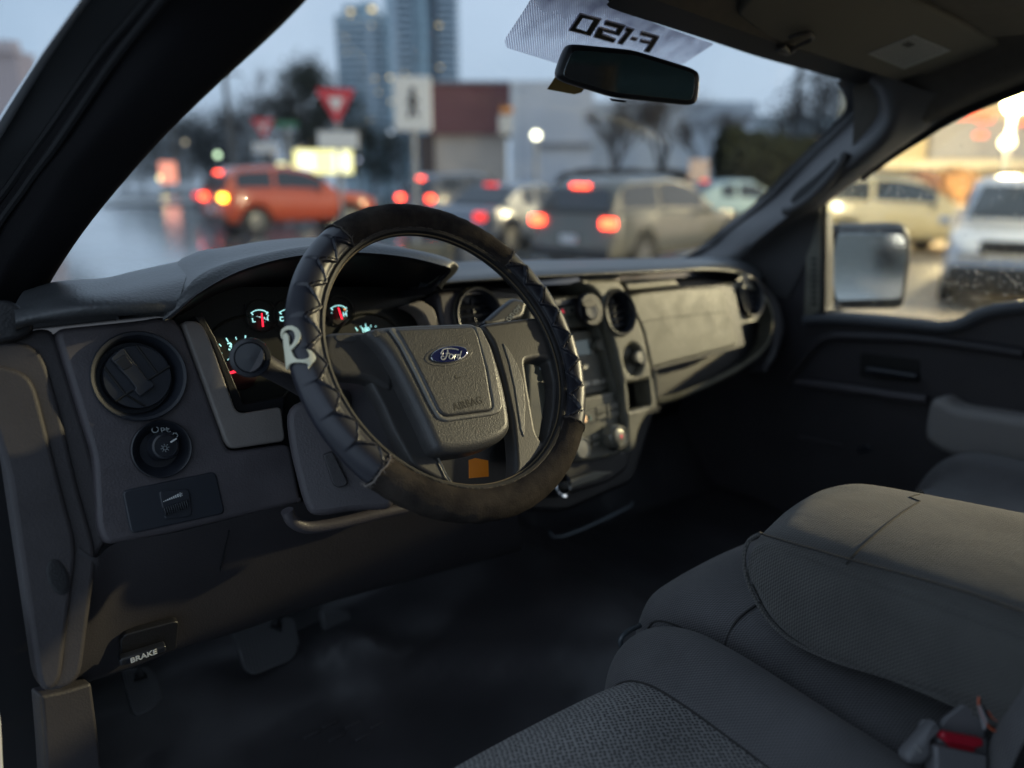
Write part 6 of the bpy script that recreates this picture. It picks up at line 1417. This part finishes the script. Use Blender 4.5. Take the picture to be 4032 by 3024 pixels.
# ---------------- right: lit shop front
sh = thing('hardware_shop', 'warm lit shop front with red lettering seen through the passenger window', 'building', gp(3950, 25))
wallw = mat('yellow cream wall', (.60, .50, .32), .8, var=.06, vscale=.7)
bp_(sh, 3430, 4700, 25, 150, wallw, 'front_wall', 3)
bp_(sh, 3655, 4700, 24.7, 470, mat('grey panel band', (.34, .33, .33), .7), 'sign_band', .3, hgt(3900, 625, 25))
zc = hgt(3900, 655, 24)
bp_(sh, 3380, 4700, 23.8, 630, mat('cream canopy', (.62, .55, .42), .7), 'canopy', 1.2, hgt(3900, 665, 24))
bp_(sh, 3330, 3640, 24.6, 690, mat('brown grey lower wall', (.15, .13, .12), .8), 'lower_wall', .3)
shR = emis('red lit shop letters', (1, .12, .06), 1.3)
SH = mkplane(atd(3850, 470, 24.3), CAM-atd(3850, 470, 24.3)); SH = mkplane(SH.O, Vector((SH.n.x, SH.n.y, 0)))
bm = bmesh.new()
for i in range(6):
    u, v = SH.loc((3730+i*33, 474-i*2), 0); add_box(bm, (u, v, 0), (.22, .28, .06), bev=.03, seg=1)
for i in range(5):
    u, v = SH.loc((3752+i*30, 536-i*1.5), 0); add_box(bm, (u, v, 0), (.20, .17, .06), bev=.03, seg=1)
for i in range(3):
    u, v = SH.loc((4005+i*34, 480-i*2), 0); add_box(bm, (u, v, 0), (.22, .20, .06), bev=.03, seg=1)
bm_obj('sign_lettering', bm, shR, sh, SH.mat(0), sm=False)
lampm = (1, .80, .42)
t = lamp('flood_lamp', 'blazing warm flood lamp high in the passenger window', 3953, 405, 18, .24, lampm, 32, .06)
t = lamp('flood_lamp', 'lower glowing lamp below the blazing flood lamp', 3948, 560, 23.2, .20, (1, .85, .45), 9, .05)
# stands of plants and goods before the shop
cols = [(.22, .12, .05), (.14, .07, .05), (.24, .15, .06), (.10, .09, .07), (.16, .12, .06)]
glab = ['rust orange shrub display before the shop', 'reddish brown shrub display before the shop', 'tawny shrub display nearest the white suv', 'dark leafy display at the left of the shop', 'olive brown display behind the outside mirror', 'dark display at the window edge']
for i, (px, d, yt, sp, c) in enumerate(((3770, 20, 665, .55, 0), (3640, 20, 680, .40, 1), (3700, 19, 790, .55, 2), (3480, 21, 690, .6, 3), (3590, 18, 830, .55, 4), (3330, 19, 740, .6, 3))):
    tree('display_shrub', glab[i], px, d, yt, sp, 'hedge', 60+i, 'goods before the shop', cols[c])
# yellowish pickup parked left of the displays
car('yellow_van', 'tan yellow car parked before the shop behind the outside mirror', kind='suv', paint=mat('pale tan yellow paint', (.33, .29, .18), .3, coat=.4), L=4.4, brake=False, group='cars outside the passenger window', **put(3520, 16, 60))
car('waiting_car', 'dark car with headlights on, behind the truck, reflected in the door mirror', kind='sedan', paint=darkp, L=4.5, lights='front', brake=False, group=None, loc=Vector((5.2, -19, 0)), heading=radians(95))
bm = bmesh.new(); add_box(bm, (10, -46, 1.9), (70, 6, 3.8)); add_box(bm, (10, -42.8, 1.1), (64, .3, 2.0)); tag(bm_obj('mirror_band_block', bm, mat('dull block wall', (.17, .185, .18), .7), sm=False), 'long low dark block added behind the truck as a band in the door mirror', 'building')  # added block, unseen directly, giving the door mirror its dark band
# far left pale house and tree
ho = thing('pale_house', 'pale pinkish building at the far upper left', 'building', gp(-60, 30))
bp_(ho, -500, 135, 30, 205, mat('pale pink wall', (.44, .36, .36), .8), 'front_wall', 1.2); bp_(ho, -500, 128, 29.8, 165, mat('pale pink fascia', (.50, .42, .42), .8), 'fascia', .5, hgt(0, 215, 30))
tree('dark_tree', 'dark tree top above the pale building', 45, 42, 40, 2.6, 'leafy', 77, None, (.04, .045, .05))
# ================================================================== LIGHT
W = bpy.data.worlds.new('World'); SC.world = W; W.use_nodes = True; N, L = nodes(W); bg = N['Background']
sky = N.new('ShaderNodeTexSky'); sky.sky_type = 'NISHITA'; sky.sun_disc = False; sky.sun_elevation = radians(SUN_EL := 7); sky.sun_rotation = radians(118); sky.air_density = 1.2; sky.dust_density = 2.5; sky.ozone_density = 3
# overcast veil: the same sky pulled toward a flat cloud grey-blue
tcw = N.new('ShaderNodeTexCoord'); nz = N.new('ShaderNodeTexNoise'); nz.inputs['Scale'].default_value = 2.2; nz.inputs['Detail'].default_value = 4; L.new(tcw.outputs['Generated'], nz.inputs['Vector'])
cr = N.new('ShaderNodeValToRGB'); cr.color_ramp.elements[0].position = .38; cr.color_ramp.elements[1].position = .62
cr.color_ramp.elements[0].color = (2.9, 3.75, 4.8, 1); cr.color_ramp.elements[1].color = (4.1, 4.95, 6.0, 1); L.new(nz.outputs['Fac'], cr.inputs[0])
mx = N.new('ShaderNodeMix'); mx.data_type = 'RGBA'; mx.inputs['Factor'].default_value = .86; L.new(sky.outputs[0], mx.inputs['A']); L.new(cr.outputs[0], mx.inputs['B'])
L.new(mx.outputs['Result'], bg.inputs['Color']); bg.inputs['Strength'].default_value = .15
sl = bpy.data.lights.new('sun', 'SUN'); sl.energy = .12; sl.angle = radians(20); sl.color = (1, .93, .85); so = bpy.data.objects.new('sun', sl); COL.objects.link(so)
az = radians(118); d_ = Vector((sin(az)*cos(.5), cos(az)*cos(.5), sin(.5))); so.rotation_euler = (-d_).to_track_quat('-Z', 'Y').to_euler()
# the lot lamp just outside the frame whose yellow light falls through the passenger window
LP = Vector((-.2, .1, 1.45)) + Vector((1, -.26, .235)).normalized()*13
pl2 = bpy.data.lights.new('lot_lamp_light', 'POINT'); pl2.energy = 6200; pl2.shadow_soft_size = .16; pl2.color = (1, .84, .50); po = bpy.data.objects.new('lot_lamp_light', pl2); COL.objects.link(po); po.location = LP
lt = thing('lot_lamp', 'tall parking lot lamp beside the truck', 'lamp', (LP.x, LP.y, 0))
bm = bmesh.new(); add_tube(bm, [(0, 0, 0), (0, 0, LP.z+.55)], .07, 10); add_tube(bm, [(0, 0, LP.z+.55), (-.0, 0, LP.z+.3)], .07, 10); o = addpart(lt, 'lamp_post', bm, mat('galvanised post', (.22, .23, .24), .5))
o.location = (.45, 0, 0)
p3 = bpy.data.lights.new('shop_light', 'POINT'); p3.energy = 3200; p3.shadow_soft_size = .24; p3.color = (1, .78, .40); o3 = bpy.data.objects.new('shop_light', p3); COL.objects.link(o3); gg_ = gp(3953, 18); o3.location = (gg_.x, gg_.y, hgt(3953, 405, 18)-.5)
# ================================================================== CAMERA
cd = bpy.data.cameras.new('camera'); cam = bpy.data.objects.new('camera', cd); COL.objects.link(cam); SC.camera = cam
Mc = Matrix((Rr, Uu, -Ff)).transposed().to_4x4(); Mc.translation = CAM; cam.matrix_world = Mc
cd.sensor_width = 34.6; cd.sensor_fit = 'HORIZONTAL'; cd.lens = 34.6*F0/4032; cd.clip_start = .02; cd.clip_end = 3000
cd.dof.use_dof = True; cd.dof.focus_distance = .92; cd.dof.aperture_fstop = 1.75; cd.dof.aperture_blades = 0
SC.view_settings.view_transform = 'Standard'; SC.view_settings.look = 'None'; SC.view_settings.exposure = 0.30; SC.view_settings.gamma = 1
SC.cycles.max_bounces = 8; SC.cycles.transparent_max_bounces = 16; SC.cycles.sample_clamp_indirect = 4; SC.cycles.use_denoising = True
for o in list(COL.objects):
    if o.type == 'MESH' and len(o.data.polygons) == 0: bpy.data.objects.remove(o)
